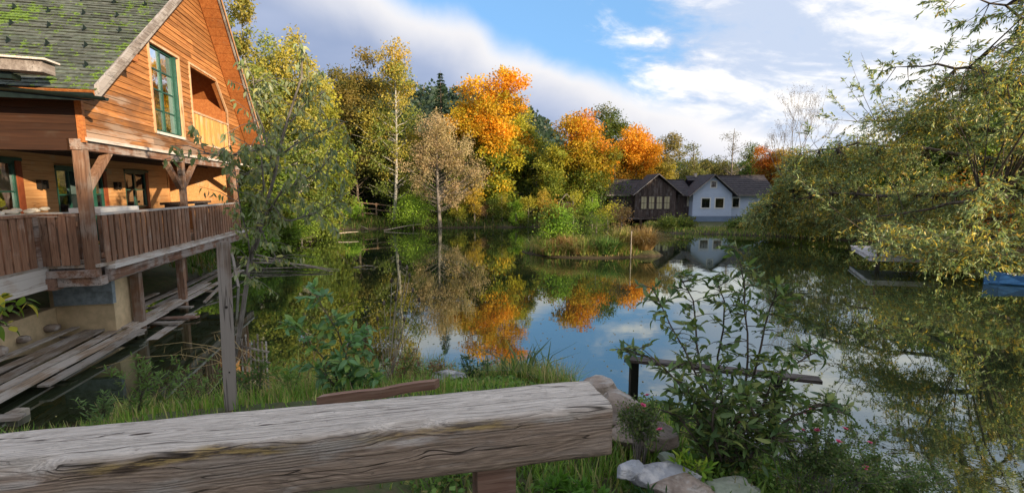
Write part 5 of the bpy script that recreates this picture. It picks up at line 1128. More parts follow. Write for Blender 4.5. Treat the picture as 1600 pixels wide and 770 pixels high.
# ------------------------------------------------------------------ hill behind
def hill():
    m, s, p = newmat('wooded_hillside'); c = s.n('ShaderNodeTexCoord').outputs['Object']; g = s.noise(c, .09, 6, .6); s.put(p.inputs['Base Color'], s.mix(s.rng(g,.3,.7), (.02,.04,.02), (.045,.065,.03))); p.inputs['Roughness'].default_value = 1
    nx, ny = 150, 40; V = []; xs = np.linspace(-420, 330, nx)
    X_, T = np.meshgrid(xs, np.linspace(0, 1, ny)); ridge = 72 - 60/(1+np.exp(-(X_-24)/15)) - np.clip(-X_-60, 0, 400)*.03 - np.clip(X_-60, 0, 400)*.03
    Yv = 250 + T*110; Z = ridge*np.sin(np.clip(T*1.25, 0, 1)*PI/2) - 2 + 3*np.sin(X_*.05)*T
    for (i, j) in np.ndindex(X_.shape): Z[i, j] += 3.2*mnoise.noise(Vector((X_[i,j]*.05, Yv[i,j]*.05, 0)))
    V = np.stack([X_, Yv, Z], -1).reshape(-1, 3); I = np.arange(nx*ny).reshape(ny, nx); Q = np.stack([I[:-1,:-1], I[:-1,1:], I[1:,1:], I[1:,:-1]], -1).reshape(-1, 4)
    tag(link(bpy.data.objects.new('hill', npmesh('hill', V, Q, m, smooth=True))), 'dark wooded hill beyond the trees', kind='structure')
    # its forest: crowns of many small faces, one mass
    n = 2600; sel = RS.randint(0, nx*(ny-4), n); c0 = V[sel] + RS.normal(size=(n, 3))*np.array([2.5, 2.5, 0]); P = []; C_ = []
    for k in range(15):
        g = RS.normal(size=(n, 3)); g = nrm(g)*np.array([3.2, 3.2, 4.2]); P.append(c0 + g + np.array([0,0,3.])); C_.append(palette([(4,(.06,.10,.075)),(2,(.09,.125,.08)),(.5,(.17,.15,.07))], n))
    P = np.concatenate(P); C_ = np.concatenate(C_); o = leaves('hill_forest', P, RS.uniform(2.0, 3.8, len(P)), C_, M['leaf'], None, aspect=.8); tag(o, 'distant wood covering the hill', kind='stuff')
hill()
# ------------------------------------------------------------------ the big willow on the right
WIL = [(4,(.235,.30,.125)),(3,(.33,.375,.17)),(1.0,(.50,.43,.12)),(.35,(.56,.36,.08)),(2.0,(.14,.20,.085))]
def big_willow():
    rnd = random.Random(5); bx, by = 26.5, 20.5; z0 = gz1(bx, by); root = thing('big_willow_tree', 'big willow on the right bank leaning far out over the water', 'tree', (bx, by, z0))
    O = Vector((bx, by, z0)); mb = MB(); trunk = [Vector((0,0,-.4)), Vector((-.3,0,1.2)), Vector((-.7,.1,2.6)), Vector((-.9,.2,4.2)), Vector((-.8,.3,7)), Vector((-.6,.3,10))]
    mb.tube(trunk, [.5,.42,.36,.3,.2,.08], 10)
    # main limbs given by the line they take through the air
    def W(px, py, Y): return at(px, py, Y) - O
    limbs = []
    def limb(p0, pts, r):
        P = [p0] + pts; q = []
        for i in range(len(P)-1):
            for t in (0, .33, .66): q.append(P[i].lerp(P[i+1], t) + Vector((rnd.gauss(0,.06), rnd.gauss(0,.06), rnd.gauss(0,.05))))
        q.append(P[-1]); rr = [r*(1-.88*i/(len(q)-1)) for i in range(len(q))]; mb.tube(q, rr, 6, False); limbs.append((q, rr)); return q
    limb(trunk[2], [W(1600, 285, 19.2), W(1500, 303, 20.5), W(1400, 308, 23), W(1300, 300, 26), W(1215, 320, 28.5)], .20)
    limb(trunk[2], [W(1610, 305, 17), W(1530, 314, 17.3), W(1450, 325, 19), W(1340, 345, 23)], .15)
    limb(trunk[3], [W(1600, 210, 19), W(1500, 200, 21), W(1420, 185, 24), W(1340, 190, 27)], .16)
    limb(trunk[3], [W(1620, 150, 18), W(1540, 110, 18.6), W(1470, 100, 19.4), W(1400, 105, 20.5)], .13)
    limb(trunk[3], [W(1580, 250, 20), W(1450, 235, 24), W(1340, 225, 27), W(1250, 240, 29)], .16)
    limb(trunk[4], [W(1640, 60, 19), W(1570, 10, 18.6), W(1500, -10, 18.8)], .1); limb(trunk[4], [W(1700, -20, 19), W(1640, -80, 19)], .1)
    limb(trunk[1], [W(1620, 370, 18), W(1540, 385, 17.5), W(1450, 395, 18.4), W(1390, 390, 19.6)], .10)
    limb(trunk[2], [W(1560, 340, 20.5), W(1450, 350, 24), W(1340, 350, 27), W(1230, 352, 29.5)], .11)
    limb(trunk[1], [W(1640, 380, 16), W(1580, 395, 15.8), W(1530, 405, 16)], .09)
    # shoots: drooping sprays of long leaves starting along the limbs
    P = []; A = []; Cc = []; Ln = []; shoots = 1950
    # outline of the crown as a soft volume: lower edge, upper edge by azimuth
    def limits(px):
        xs = [1165, 1200, 1240, 1300, 1350, 1400, 1450, 1500, 1560, 1700]; lo = [348, 352, 356, 360, 366, 380, 398, 410, 412, 420]; hi = [345, 300, 250, 212, 185, 150, 128, 112, 70, -60]
        return np.interp(px, xs, hi), np.interp(px, xs, lo)
    k = 0; tries = 0
    while k < shoots + 230 and tries < 40000:
        tries += 1; px = 1165 + (1740-1165)*rnd.random()**.85; hi, lo = limits(px); py = hi + (lo-hi)*rnd.random()**.9
        low = k >= shoots
        if low: px = 1335 + 305*rnd.random()**.62; lo = float(np.interp(px, [1335,1400,1450,1500,1640], [380,396,416,426,428])); py = lo - 52*rnd.random()**1.3
        Y = float(np.interp(px, [1160, 1280, 1400, 1480, 1560, 1700], [29.5, 28, 24.5, 20.5, 18, 17])) + rnd.gauss(0, 1.5)
        if py > 372 and px > 1370: Y = min(Y, 19.5)
        if low: Y = rnd.uniform(16.2, 19.5)
        tgt = W(px, py, Y)
        if mnoise.noise(tgt*.42) + .35*mnoise.noise(tgt*1.1) < ((.10 if py < 210 else .02) if py < 330 else -.12) and not low: continue
        # nearest limb point
        best = None; bd = 1e9
        for q, rr in limbs:
            for p_, r_ in zip(q, rr):
                d = (p_-tgt).length_squared
                if d < bd: bd, best, br = d, p_, r_
        L_ = math.sqrt(bd)
        if L_ > 4.2 and rnd.random() < .6: continue
        dirn = (tgt-best).normalized() if L_ > .05 else Vector((-1,0,0)); mid = best.lerp(tgt, .5) + Vector((0,0,.12*L_)); r0 = min(br*.6, .01+.006*L_); mb.tube([best, mid, tgt], [r0, r0*.6, r0*.25], 3, False)
        for j in range(5):
            s_ = mid.lerp(tgt, rnd.uniform(.0, 1.0)); out = Vector((rnd.gauss(-.45,.6), rnd.gauss(-.1,.6), rnd.gauss(-.05,.45))).normalized(); ln = rnd.uniform(.45, 1.05); e = s_ + out*ln + Vector((0,0,-.22*ln)); mb.tube([s_, s_.lerp(e,.5)+Vector((0,0,.05)), e], [.006,.004,.002], 3, False)
            m_ = rnd.randint(11, 17); t = RS.rand(m_)*.95+.05; a = np.array(s_)[None]*(1-t[:, None]) + np.array(e)[None]*t[:, None]; a[:, 2] += .05*np.sin(t*PI); P.append(a)
            ax = np.tile(np.array((e-s_).normalized())[None], (m_, 1)) + RS.normal(size=(m_, 3))*.55; ax[:, 2] -= .35; A.append(ax); hue = RS.rand(); pal = WIL if hue < .8 else [(3,(.48,.32,.05)),(2,(.50,.40,.07)),(2,(.3,.3,.08))]
            Cc.append(palette(pal, m_, None, .2)); Ln.append(RS.uniform(.10, .22, m_))
        k += 1
    # sprays standing up against the sky
    for px, py, Y in ((1345, 82, 24.2), (1362, 110, 23.1), (1330, 100, 25.1), (1390, 100, 21.8), (1425, 92, 20.9), (1320, 128, 25.8), (1372, 140, 22.5), (1300, 150, 27.0), (1480, 70, 19.5), (1500, 40, 19.4), (1470, 20, 19.8), (1455, 5, 20.1), (1530, 35, 19.3), (1560, 20, 19.2), (1590, 50, 19.0), (1285, 180, 27.4), (1262, 205, 28.1), (1520, 70, 19.3), (1420, 128, 21.0), (1450, 110, 20.2), (1580, 80, 19.1), (1245, 235, 28.6), (1225, 262, 18)):
        tgt = W(px, py, Y); best = min((p_ for q, _ in limbs for p_ in q), key=lambda p_: (p_-tgt).length); mb.tube([best, best.lerp(tgt,.5)+Vector((0,0,-.1)), tgt], [.02,.013,.005], 4, False)
        for j in range(7):
            s_ = best.lerp(tgt, rnd.uniform(.45, 1)); out = (tgt-best).normalized()*.8 + Vector((rnd.gauss(0,.5), rnd.gauss(0,.5), rnd.gauss(0,.4))); e = s_ + out.normalized()*rnd.uniform(.3,.65); mb.tube([s_, e], [.006,.002], 3, False)
            m_ = 11; t = RS.rand(m_); P.append(np.array(s_)[None]*(1-t[:, None]) + np.array(e)[None]*t[:, None]); ax = np.tile(np.array((e-s_).normalized())[None], (m_, 1)) + RS.normal(size=(m_, 3))*.5; ax[:, 2] -= .5; A.append(ax); Cc.append(palette(WIL, m_, None, .2)); Ln.append(RS.uniform(.16, .28, m_))
    mb.build('trunk', M['bark'], root, True); leaves('crown', np.concatenate(P), np.concatenate(Ln), np.concatenate(Cc), M['leafgloss'], root, aspect=.26, axis=np.concatenate(A), jit=.3)
    print('willow shoots', k, 'leaves', sum(len(p) for p in P))
big_willow()
# orange understorey tree behind the willow
tree('orange_bank_tree', 'orange-leaved small tree on the right bank below the willow limbs', 'tree', 25.6, 19.5, 5.2, .12, round_ells(5.2, 5.5, .2, 4, 3), 70, .65, 90, .16, RED+[(2,(.5,.3,.04))], seed=301)
# ------------------------------------------------------------------ slim tree with drooping leaves
def drooping_tree():
    rnd = random.Random(9); base = Vector((onz(372, 555, .1).x, 8.35, .1)); root = thing('drooping_tree', 'slender tree with drooping grey-green leaves in front of the timber house', 'tree', base); W = lambda px, py, Y: at(px, py, Y) - base; mb = MB(); stems = []
    def stem(pts, r0, r1):
        q = []
        for i in range(len(pts)-1):
            for t in (0, .5): q.append(pts[i].lerp(pts[i+1], t) + Vector((rnd.gauss(0,.02), rnd.gauss(0,.02), 0)))
        q.append(pts[-1]); rr = [r0+(r1-r0)*i/(len(q)-1) for i in range(len(q))]; mb.tube(q, rr, 6); stems.append((q, rr)); return q
    stem([Vector((0,0,-.3)), W(378, 480, 8.35), W(392, 410, 8.4), W(412, 340, 8.5), W(430, 270, 8.6), W(452, 190, 8.7), W(470, 120, 8.9), W(478, 72, 9)], .045, .012)
    stem([W(385, 430, 8.4), W(402, 350, 8.3), W(412, 290, 8.1), W(408, 230, 7.9)], .03, .01); stem([W(412, 340, 8.5), W(440, 300, 8.2), W(470, 285, 8.0), W(500, 265, 7.9), W(535, 232, 7.8)], .022, .008)
    stem([W(430, 270, 8.6), W(412, 200, 8.4), W(400, 150, 8.3), W(395, 120, 8.2)], .02, .007); stem([W(452, 190, 8.7), W(480, 160, 8.9), W(510, 140, 9.1)], .018, .007); stem([W(440, 240, 8.6), W(490, 210, 8.6), W(540, 190, 8.6)], .018, .007)
    stem([W(412, 340, 8.5), W(455, 345, 8.1), W(500, 330, 7.9), W(545, 300, 7.8)], .016, .006); stem([W(408, 230, 7.9), W(380, 240, 7.4), W(350, 245, 7.0), W(318, 238, 6.7)], .014, .006); stem([W(402, 350, 8.3), W(430, 400, 8.1), W(400, 440, 8)], .012, .005)
    stem([W(392, 410, 8.4), W(372, 330, 8.0), W(366, 260, 7.8)], .016, .006)
    tips = []
    for q, rr in stems[1:] + [(stems[0][0][7:], stems[0][1][7:])]:
        for i in range(len(q)-1):
            for _ in range(3):
                s_ = q[i].lerp(q[i+1], rnd.random()); o = Vector((rnd.gauss(0,1), rnd.gauss(0,1)*.7, rnd.gauss(.1,.6))).normalized()*rnd.uniform(.25,.7); e = s_+o; mb.tube([s_, s_.lerp(e,.5)+Vector((0,0,.05)), e], [.007,.005,.003], 4, False); tips.append((s_, e))
    P = []; A = []; L = []; C_ = []
    for s_, e in tips:
        m_ = rnd.randint(9, 15); t = RS.rand(m_)*.85+.15; P.append(np.array(s_)[None]*(1-t[:, None]) + np.array(e)[None]*t[:, None] + RS.normal(size=(m_,3))*.02); ax = RS.normal(size=(m_, 3))*.45 + np.array((e-s_).normalized())*.25; ax[:, 2] -= 1.0; A.append(ax); L.append(RS.uniform(.09, .16, m_)); C_.append(palette([(3,(.25,.32,.14)),(2,(.36,.40,.21)),(1,(.46,.45,.15)),(.6,(.16,.21,.09))], m_, None, .15))
    P, A, L, C_ = map(np.concatenate, (P, A, L, C_)); mb.build('trunk', M['barkgrey'], root, True)
    # curved leaves: two segments each
    n = len(P); ax = nrm(A); X = nrm(np.cross(ax, RS.normal(size=(n,3)))); N = np.cross(X, ax); l = L[:, None]; w = l*.17
    V = np.stack([P, P+ax*l*.35+X*w+N*l*.12, P+ax*l*.35-X*w+N*l*.12, P+ax*l*.75+X*w*.7+N*l*.02, P+ax*l*.75-X*w*.7+N*l*.02, P+ax*l+N*l*-.12, ], 1).reshape(-1, 3); b = np.arange(n)[:, None]*6
    Q = np.concatenate([b+np.array([0,1,3,2]), b+np.array([2,3,5,4])]); link(bpy.data.objects.new('crown', npmesh('crown', V, Q, M['leafgloss'], np.repeat(C_, 6, 0))), root)
drooping_tree()
# ------------------------------------------------------------------ near shrubs whose leaves can be told apart
def leafshape(name, L, w, col, mat, curl=.15, n=5):
    V = []; 
    for i in range(n+1):
        t = i/n; ww = w*math.sin(PI*min(1, t*.95+.05))**.8*(1-.25*t) if 0 < i < n else 0; z = -curl*L*t*t
        V += [(t*L, -ww/2, z+ww*.22), (t*L, 0, z), (t*L, ww/2, z+ww*.22)]
    F_ = []
    for i in range(n): a = i*3; F_ += [(a,a+3,a+4,a+1),(a+1,a+4,a+5,a+2)]
    me = bpy.data.meshes.new(name); me.from_pydata(V, [], F_); me.materials.append(mat); ca = me.color_attributes.new('Col','FLOAT_COLOR','POINT'); arr = np.ones((len(V),4),np.float32); arr[:,:3] = col; ca.data.foreach_set('color', arr.ravel()); me.shade_smooth(); return me
def leafy_shrub(name, label, cat, base, stems, nleaf, L, w, cols, twig=.22, r0=.012, seed=0, twigs=4, rest=0, bark='bark', curl=.15, upb=.15, mat='leafgloss', dens=None):
    """stems: list of polylines in world space; leaves sit along side twigs"""
    rnd = random.Random(seed); base = Vector(base); root = thing(name, label, cat, base); mb = MB(); meshes = [leafshape('leaf', L, w*k, c_, M[mat], curl) for c_ in cols for k in (.85, 1.1)]; spots = []
    for st in stems:
        q = [Vector(p)-base for p in st]; f = []
        for i in range(len(q)-1):
            for t in (0, .5): f.append(q[i].lerp(q[i+1], t) + Vector((rnd.gauss(0,.008), rnd.gauss(0,.008), 0)))
        f.append(q[-1]); n = len(f); mb.tube(f, [r0*(1-.75*i/(n-1)) for i in range(n)], 6, False)
        for i in range(int(n*.12), n-1):
            for _ in range(twigs):
                s_ = f[i].lerp(f[i+1], rnd.random()); a = rnd.uniform(0, 2*PI); o = Vector((math.cos(a), math.sin(a), rnd.uniform(-.2, .7))).normalized()*twig*rnd.uniform(.5, 1.2); e = s_+o; mb.tube([s_, s_.lerp(e,.5)+Vector((0,0,.01)), e], [r0*.3, r0*.22, r0*.12], 4, False); spots.append((s_, e))
        spots.append((f[-2], f[-1]))
    mb.build('stems', M[bark], root, True); tot = nleaf + rest; V = []; Q = []; Cc = []
    for k in range(tot):
        s_, e = spots[k % len(spots)] if k < len(spots) else rnd.choice(spots); p = s_.lerp(e, rnd.uniform(.15, 1.05)); d = (e-s_).normalized()*.7 + Vector((rnd.gauss(0,.6), rnd.gauss(0,.6), rnd.gauss(upb,.45))); d.normalize(); up = Vector((rnd.gauss(0,.35), rnd.gauss(0,.35), 1)); y = up.cross(d).normalized(); z = d.cross(y); sc = rnd.uniform(.6, 1.2)
        Mx = Matrix.Translation(p) @ Matrix((d, y, z)).transposed().to_4x4() @ Matrix.Rotation(rnd.gauss(0,.5), 4, 'X') @ Matrix.Diagonal((sc*rnd.uniform(.8,1.2), sc, sc*rnd.uniform(-.3,1.9), 1)); me = rnd.choice(meshes)
        if k < nleaf: o = bpy.data.objects.new('leaf', me); link(o, root); o.matrix_local = Mx
        else:
            b = len(V); V += [tuple(Mx @ v.co) for v in me.vertices]; Q += [tuple(i+b for i in pl.vertices) for pl in me.polygons]; Cc += [tuple(me.color_attributes['Col'].data[0].color)[:3]]*len(me.vertices)
    if rest:
        o = link(bpy.data.objects.new('leaves', npmesh('leaves', V, Q, M[mat], np.array(Cc), smooth=True)), root); o['kind'] = 'stuff'
    return root
def near_plants():
    # dark glossy shrub over the handrail
    Wp = lambda *a: at(*a); b = at(1140, 752, 3.0)
    st = [[b, Wp(1150,680,3.0), Wp(1165,600,3.05), Wp(1168,520,3.1), Wp(1165,450,3.15), Wp(1150,385,3.2)], [b, Wp(1120,660,2.95), Wp(1085,580,2.95), Wp(1050,510,3.0), Wp(1020,450,3.05)], [b, Wp(1115,680,3), Wp(1075,610,2.9), Wp(1020,560,2.9), Wp(962,545,2.9)],
          [b, Wp(1110,640,3.1), Wp(1090,540,3.15), Wp(1085,470,3.2), Wp(1060,430,3.2)], [b, Wp(1180,660,2.9), Wp(1210,590,2.85), Wp(1255,560,2.85), Wp(1290,545,2.85)], [b, Wp(1190,690,2.8), Wp(1240,650,2.75), Wp(1290,632,2.7), Wp(1322,648,2.7)],
          [b, Wp(1160,640,3.05), Wp(1190,540,3.1), Wp(1205,480,3.1), Wp(1215,445,3.1)], [b, Wp(1100,700,2.85), Wp(1060,650,2.8), Wp(1035,640,2.8)], [b, Wp(1150,700,2.8), Wp(1175,650,2.75), Wp(1170,610,2.7)], [b, Wp(1120,690,2.75), Wp(1110,640,2.7), Wp(1135,600,2.7)], [b, Wp(1130,650,3.1), Wp(1125,560,3.15), Wp(1130,470,3.2), Wp(1118,430,3.2)], [b, Wp(1160,690,2.9), Wp(1195,640,2.9), Wp(1215,610,2.9)], [b, Wp(1130,700,2.8), Wp(1150,660,2.75), Wp(1140,620,2.75)], [b, Wp(1105,690,2.9), Wp(1080,640,2.9), Wp(1075,600,2.9)], [b, Wp(1170,700,2.75), Wp(1200,680,2.7), Wp(1230,690,2.65)]]
    leafy_shrub('glossy_shrub', 'dark glossy-leaved shrub on the bank right of the beam, in front of the handrail', 'shrub', b, st, 295, .078, .029, [(.08,.15,.05),(.12,.20,.06),(.17,.26,.075),(.25,.30,.08)], .14, .011, 1, 7, 2600, curl=.3)
    # bluish broadleaf shrub left of centre
    b = at(535, 622, 5.0); st = [[b, Wp(545,570,5), Wp(530,520,5), Wp(505,480,5), Wp(490,445,5)], [b, Wp(520,580,4.9), Wp(490,540,4.9), Wp(465,505,4.9)], [b, Wp(560,580,5), Wp(570,540,5), Wp(575,515,5)], [b, Wp(545,590,4.8), Wp(540,560,4.8), Wp(550,520,4.8)], [b, Wp(570,600,4.9), Wp(590,585,4.9)], [b, Wp(520,600,4.8), Wp(500,575,4.8)]]
    leafy_shrub('broadleaf_shrub', 'blue-green broadleaf shrub on the bank between the post and the iris clump', 'shrub', b, st, 270, .13, .062, [(.13,.26,.11),(.18,.34,.14),(.12,.23,.08),(.23,.36,.09)], .20, .011, 2, 5, 330, curl=.3, upb=0)
    # overhanging branch at the left edge
    b = at(-40, 500, 3.2); st = [[b, Wp(-10,490,3.2), Wp(15,480,3.2), Wp(30,478,3.2)], [b, Wp(-10,505,3.2), Wp(15,510,3.2)], [b, Wp(-15,475,3.2), Wp(10,465,3.2)]]
    leafy_shrub('yellowing_branch', 'branch with broad yellow-green leaves poking in at the left edge', 'branch', b, st, 46, .095, .045, [(.16,.24,.035),(.42,.36,.035),(.10,.17,.03)], .10, .007, 3, 3, curl=.4, upb=-.3, mat='leaf')
    # weedy shoots at the left part of the bank
    for i, (px, py, Y, h, lb, cs) in enumerate(((215, 650, 4.9, .62, 'small pale-green leafy weed left of the square post', [(.12,.20,.05),(.16,.25,.07)]), (255, 640, 5.3, .70, 'second pale-green weed close to the square post', [(.12,.20,.05),(.16,.25,.07)]), (160, 650, 4.8, .4, 'low pale-leaved weed at the left waterline', [(.14,.22,.08),(.18,.26,.1)]),
         (400, 610, 4.6, .5, 'leafy weed right of the square post', [(.10,.18,.04)]), (340, 560, 6.6, .8, 'slender shoots rising behind the square post', [(.12,.19,.06)]), (735, 600, 5.9, .4, 'dark leafy perennial beside the grey rock', [(.045,.09,.03),(.06,.11,.035)]), (620, 590, 5.6, .55, 'leafy perennial with reddish tips right of the broadleaf shrub', [(.10,.16,.04),(.22,.11,.06)]), (665, 590, 6.0, .5, 'green and pink-brown perennial above the loose board', [(.12,.18,.04),(.30,.16,.11)]),
         (1075, 730, 2.6, .22, 'bright yellow-green clump between the stones and the shrub', [(.22,.34,.04),(.34,.42,.05),(.14,.26,.03)]), (300, 640, 5.2, .55, 'pale leafy shoots just left of the square post', [(.15,.26,.07),(.20,.30,.09)]), (455, 612, 5.2, .6, 'light green leafy clump between the square post and the broadleaf shrub', [(.16,.27,.06),(.22,.32,.08)]), (690, 585, 6.4, .45, 'reddish seedy clump left of the grey rock', [(.38,.22,.14),(.24,.25,.08)]), (905, 760, 2.45, .14, 'green weed right under the beam end', [(.10,.22,.03)]), (1015, 752, 2.4, .13, 'dark long-leaved weed in front of the pale stone', [(.04,.10,.03)]), (870, 760, 2.5, .13, 'low green weed under the beam', [(.10,.22,.03)]))):
        b = at(px, py, Y); b.z = min(b.z, gz1(b.x, b.y)+.02); rnd = random.Random(i+50); st = []
        for k in range(7 if h > .3 else 9):
            e = b + Vector((rnd.gauss(0,.32*h), rnd.gauss(0,.2*h), h*rnd.uniform(.6,1.1))); st.append([b, b.lerp(e,.5)+Vector((0,0,.1*h)), e])
        leafy_shrub('weed', lb, 'plant', b, st, 0, .075 if h > .3 else .065, .018 if h > .3 else .02, cs, .07 if h > .3 else .04, .004, i+60, 5, 300, curl=.2, upb=.4, mat='leaf')
    # iris leaves
    b = at(815, 600, 6.2); b.z = gz1(b.x, b.y); P = np.concatenate([np.stack([RS.normal(0,.22,90), RS.normal(0,.15,90), np.zeros(90)], 1)]); o = blades('iris_clump', 'clump of sword-shaped iris leaves at the water behind the beam', P, .52, [(3,(.10,.15,.06)),(1,(.2,.24,.09)),(1,(.06,.10,.04))], .016, 1.1, 'thing', 'iris', .5); o.location = b
    # fine rose bushes with pink flowers
    for (px, py, Y, w, h, nf, lb, sd) in ((1000, 705, 2.8, .26, .27, 5, 'small rose bush with pink buds beside the beam end', 1), (1270, 775, 2.75, .62, .46, 7, 'rose bush with pink flowers at the lower right', 2), (1375, 790, 2.9, .5, .26, 2, 'low rose spray right of the flowering bush', 3)):
        b = at(px, py, Y); rt = thing('rose_bush', lb, 'rose bush', b); mb = MB(); rnd = random.Random(sd); tips = []
        for k in range(46 if w > .3 else 26):
            e = Vector((rnd.gauss(0,.36)*w, rnd.gauss(0,.3)*w, h*rnd.uniform(.45,1.15))); m_ = e*.5+Vector((0,0,.05)); mb.tube([(e.x*.25, e.y*.25, -.1), m_, e], [.003,.0025,.0015], 4, False)
            for _ in range(5): s_ = m_.lerp(e, rnd.random()); q = s_+Vector((rnd.gauss(0,.06), rnd.gauss(0,.06), rnd.gauss(.02,.05))); tips.append((s_, q)); mb.tube([s_, q], [.0018,.001], 3, False)
            tips.append((m_, e))
        mb.build('stems', M['barkgrey'], rt); s_ = np.array([t[0] for t in tips]); e_ = np.array([t[1] for t in tips]); n = 26 if w > .3 else 16; t = RS.rand(len(tips), n, 1); P = (s_[:, None]*(1-t) + e_[:, None]*t).reshape(-1, 3) + RS.normal(size=(len(tips)*n, 3))*.012
        lo = leaves('foliage', P, RS.uniform(.012, .028, len(P)), palette([(3,(.10,.165,.05)),(2,(.16,.22,.07)),(1,(.24,.26,.10))], len(P)), M['leaf'], rt, aspect=.55)
        ends = [t_[1] for t_ in tips if t_[1].z > h*.75]; 
        for k in range(nf):
            c_ = rnd.choice(ends); fp = []; fc = []
            V = []; Q = []; m_ = MB()
            for ring, (r_, tilt, cnt) in enumerate(((.006,1.3,4),(.011,.9,5),(.015,.45,6))):
                for j in range(cnt):
                    a = 2*PI*j/cnt+ring*.5; d = Vector((math.cos(a)*math.cos(tilt), math.sin(a)*math.cos(tilt), math.sin(tilt))); sd_ = Vector((-math.sin(a), math.cos(a), 0)); L_ = r_*1.3+.004; m_.add([(0,0,0), tuple(d*L_*.6+sd_*r_*.6), tuple(d*L_), tuple(d*L_*.6-sd_*r_*.6)], [(0,1,2,3)])
            f = m_.build('flower', M['pink'], rt, True); f.location = c_+Vector((0,0,.015)); f.rotation_euler = (rnd.uniform(-.8,.3), rnd.uniform(-.5,.5), rnd.random()*6)
    # teasel stalks
    rt = thing('teasel_plant', 'dry brown teasel stalks with round seed heads behind the broadleaf shrub', 'teasel', at(600, 600, 6.3)); b0 = at(600, 600, 6.3); mb = MB(); hd = []
    for px, py in ((625,412),(636,420),(612,440),(640,432),(600,475),(618,468),(655,470),(590,500),(632,500),(645,455)):
        e = at(px, py, 6.3)-b0; mb.tube([(0,0,-.4), e*.5+Vector((.03,0,0)), e], [.008,.006,.003], 4, False); hd.append(e)
    mb.build('stalks', M['drift'], rt)
    for e in hd: MB().tube([e-Vector((0,0,.02)), e, e+Vector((0,0,.03)), e+Vector((0,0,.055))], [.008,.021,.018,.005], 7).build('seed_head', M['bark'], rt, True)
    # long arching straw stalks
    stalk = MB(); rnd = random.Random(4)
    for px, py, qx, qy in ((420,600,150,575),(430,610,240,540),(400,600,330,520),(450,600,240,600),(380,590,260,560),(480,590,560,470),(500,600,470,520),(640,590,700,480),(430,590,300,560)):
        a, c_ = at(px, py, 5.5), at(qx, qy, 5.6+rnd.uniform(-.3,.3)); m_ = a.lerp(c_, .5)+Vector((0,0,.28)); stalk.tube([a, a.lerp(m_,.6)+Vector((0,0,.08)), m_, m_.lerp(c_,.5)+Vector((0,0,.05)), c_], [.005,.0045,.004,.003,.002], 4, False)
        for j in range(4): s_ = m_.lerp(c_, rnd.random()); stalk.tube([s_, s_+Vector((rnd.gauss(0,.03),0,-.09))], [.002,.004], 3, False)
    tag(stalk.build('dry_grass', M['straw']), 'long dry grass stalks arching over the left water', kind='stuff')
    # wire basket with sticks
    b = onz(382, 560, .25); rt = thing('stick_fence', 'remnant of wicker fence with wire mesh at the waterline behind the square post', 'fence', (b.x, b.y, 0))
    for k in range(7): MB().tube([(-.05+k*.075, .02*(k % 2), -.1), (-.02+k*.072, 0, .62+.09*math.sin(k*2))], .015, 5).build('stick', M['plank'], rt)
    for z in (.2, .4): MB().bar((-.05,-.03,z+.1),(.48,-.03,z-.02),.02,.03).build('stick', M['drift'], rt)
    mb = MB()
    for k in range(9): mb.tube([(-.06+k*.03, -.05, .15),(-.16+k*.03,-.05,.68)], .0025, 3, False); mb.tube([(-.16+k*.03,-.05,.15),(-.05+k*.03,-.05,.68)], .0025, 3, False)
    mb.build('wire_mesh', M['lampblack'], rt)
M['straw'] = plain('dry_straw', (.42, .30, .14), .8, .15, 20)
M['pink'] = plain('pink_petal', (.72, .12, .24), .6, .12, 30, .05)
near_plants()
# low broad-leaved ground cover
P = scatter(9000, -1.2, 5, 1.9, 6.5, lambda x, y, d: (d > .15) & (patch(x, y, 1.7) > -.1)); n = len(P); P[:, 2] += RS.uniform(.02, .13, n)
tag(leaves('ground_cover', P, RS.uniform(.025, .06, n), palette([(3,(.13,.24,.05)),(2,(.20,.32,.07)),(1,(.08,.14,.04)),(.5,(.34,.30,.10))], n), M['leaf'], aspect=.75, axis=RS.normal(size=(n,3))*np.array([1,1,.25]), jit=.2), 'low broad-leaved ground cover on the near bank', kind='stuff')
P = scatter(2600, -3.4, -.2, 5.6, 8.2, lambda x, y, d: (d > .0) & (d < 1.6)); n = len(P); P[:, 2] += RS.uniform(.05, .5, n)*RS.rand(n)
tag(leaves('herb_layer', P, RS.uniform(.03, .07, n), palette([(3,(.14,.21,.05)),(2,(.36,.17,.12)),(1.5,(.40,.30,.16)),(1,(.09,.15,.04))], n), M['leaf'], aspect=.4, axis=RS.normal(size=(n,3))+np.array([0,0,.8]), jit=.4), 'mixed reddish and green herbs at the near waterline', kind='stuff')
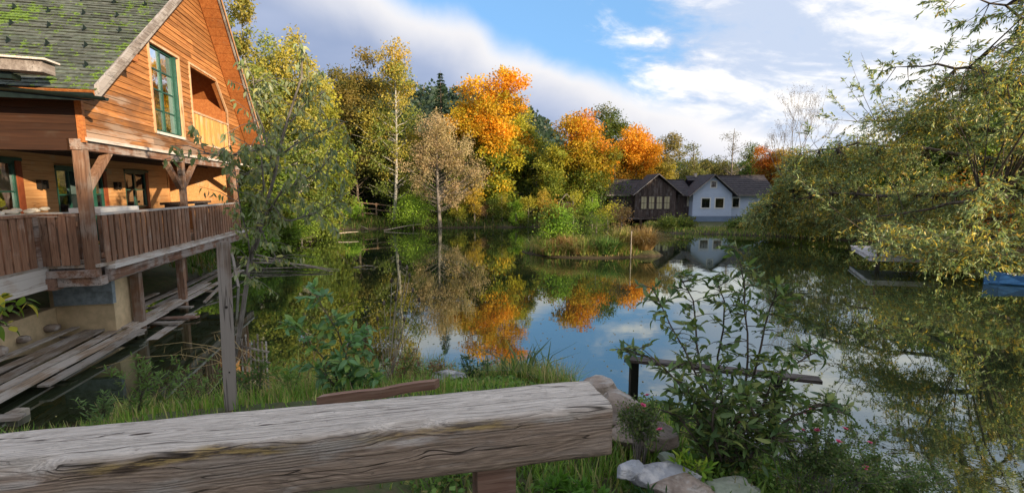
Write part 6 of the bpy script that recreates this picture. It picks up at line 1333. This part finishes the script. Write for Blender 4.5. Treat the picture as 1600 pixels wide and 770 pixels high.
# floating leaves and seeds on the water
def floaters():
    n = 1000; x = RS.uniform(-9, 14, n*6); y = RS.uniform(5, 34, n*6); d = sdist(x, y); k = (d < -.05) & ((patch(x, y, .35) > .1) | (d > -.5*RS.rand(len(x)))); x, y = x[k][:n], y[k][:n]; n = len(x); P = np.stack([x, y, np.full(n, .006)], 1); A = np.stack([RS.normal(size=n), RS.normal(size=n), np.zeros(n)], 1)
    a = nrm(A); X = np.stack([-a[:,1], a[:,0], np.zeros(n)], 1); l = RS.uniform(.025, .07, n)[:, None]; V = np.stack([P, P+a*l*.5+X*l*.28, P+a*l, P+a*l*.5-X*l*.28], 1).reshape(-1, 3)
    o = link(bpy.data.objects.new('floating_leaves', npmesh('floating_leaves', V, np.arange(n*4).reshape(n,4), M['leaf'], np.repeat(palette([(2,(.5,.42,.2)),(2,(.4,.25,.06)),(1,(.2,.22,.06))], n), 4, 0)))); tag(o, 'small fallen leaves drifting on the pond', kind='stuff')
floaters()
# ------------------------------------------------------------------ unseen trees added to shade the near bank, the deck and the far houses
def shade_trees():
    t0 = tree('added_shade_tree', 'unseen tree added behind the viewer to shade the deck and near bank', 'tree', 26.2, -15.4, 11, .22, [(0,0,4.6,3.0,2.6,4.0),(1.2,0,8.9,2.3,2.1,2.2),(-1.2,0,8.9,2.3,2.1,2.2)], 200, .9, 90, .36, GREEN, seed=400, group='unseen shade trees added behind the viewer', zbase=1.7)
    for x, y, k in ((6.0,-3.6,.97),(3.4,-5.2,.95),(11.4,-1.0,1.08),(14.4,.2,1.18),(17.6,.6,1.28),(1.0,-7.4,.95)):
        c_ = copy_tree(t0); c_.location = (x+17.6, y-13.2, 1.7); c_.scale = (k,k,k); c_.rotation_euler = (0,0,x)
    t1 = tree('added_bank_shade_tree', 'unseen round tree added on the right bank to shade the white house', 'tree', 31.5, 35.5, 8.5, .25, round_ells(8.5, 7.5, .05, 6, 5), 110, 1.1, 90, .34, GREEN, seed=410, group='unseen shade trees added on the right bank')
    for x, y, k in ((37,31.5,1.15),(30.5,32,.85),(41,28,1.2)):
        c_ = copy_tree(t1); c_.location = (x, y, gz1(x, y)-.05); c_.scale = (k,k,k); c_.rotation_euler = (0,0,x)
shade_trees()
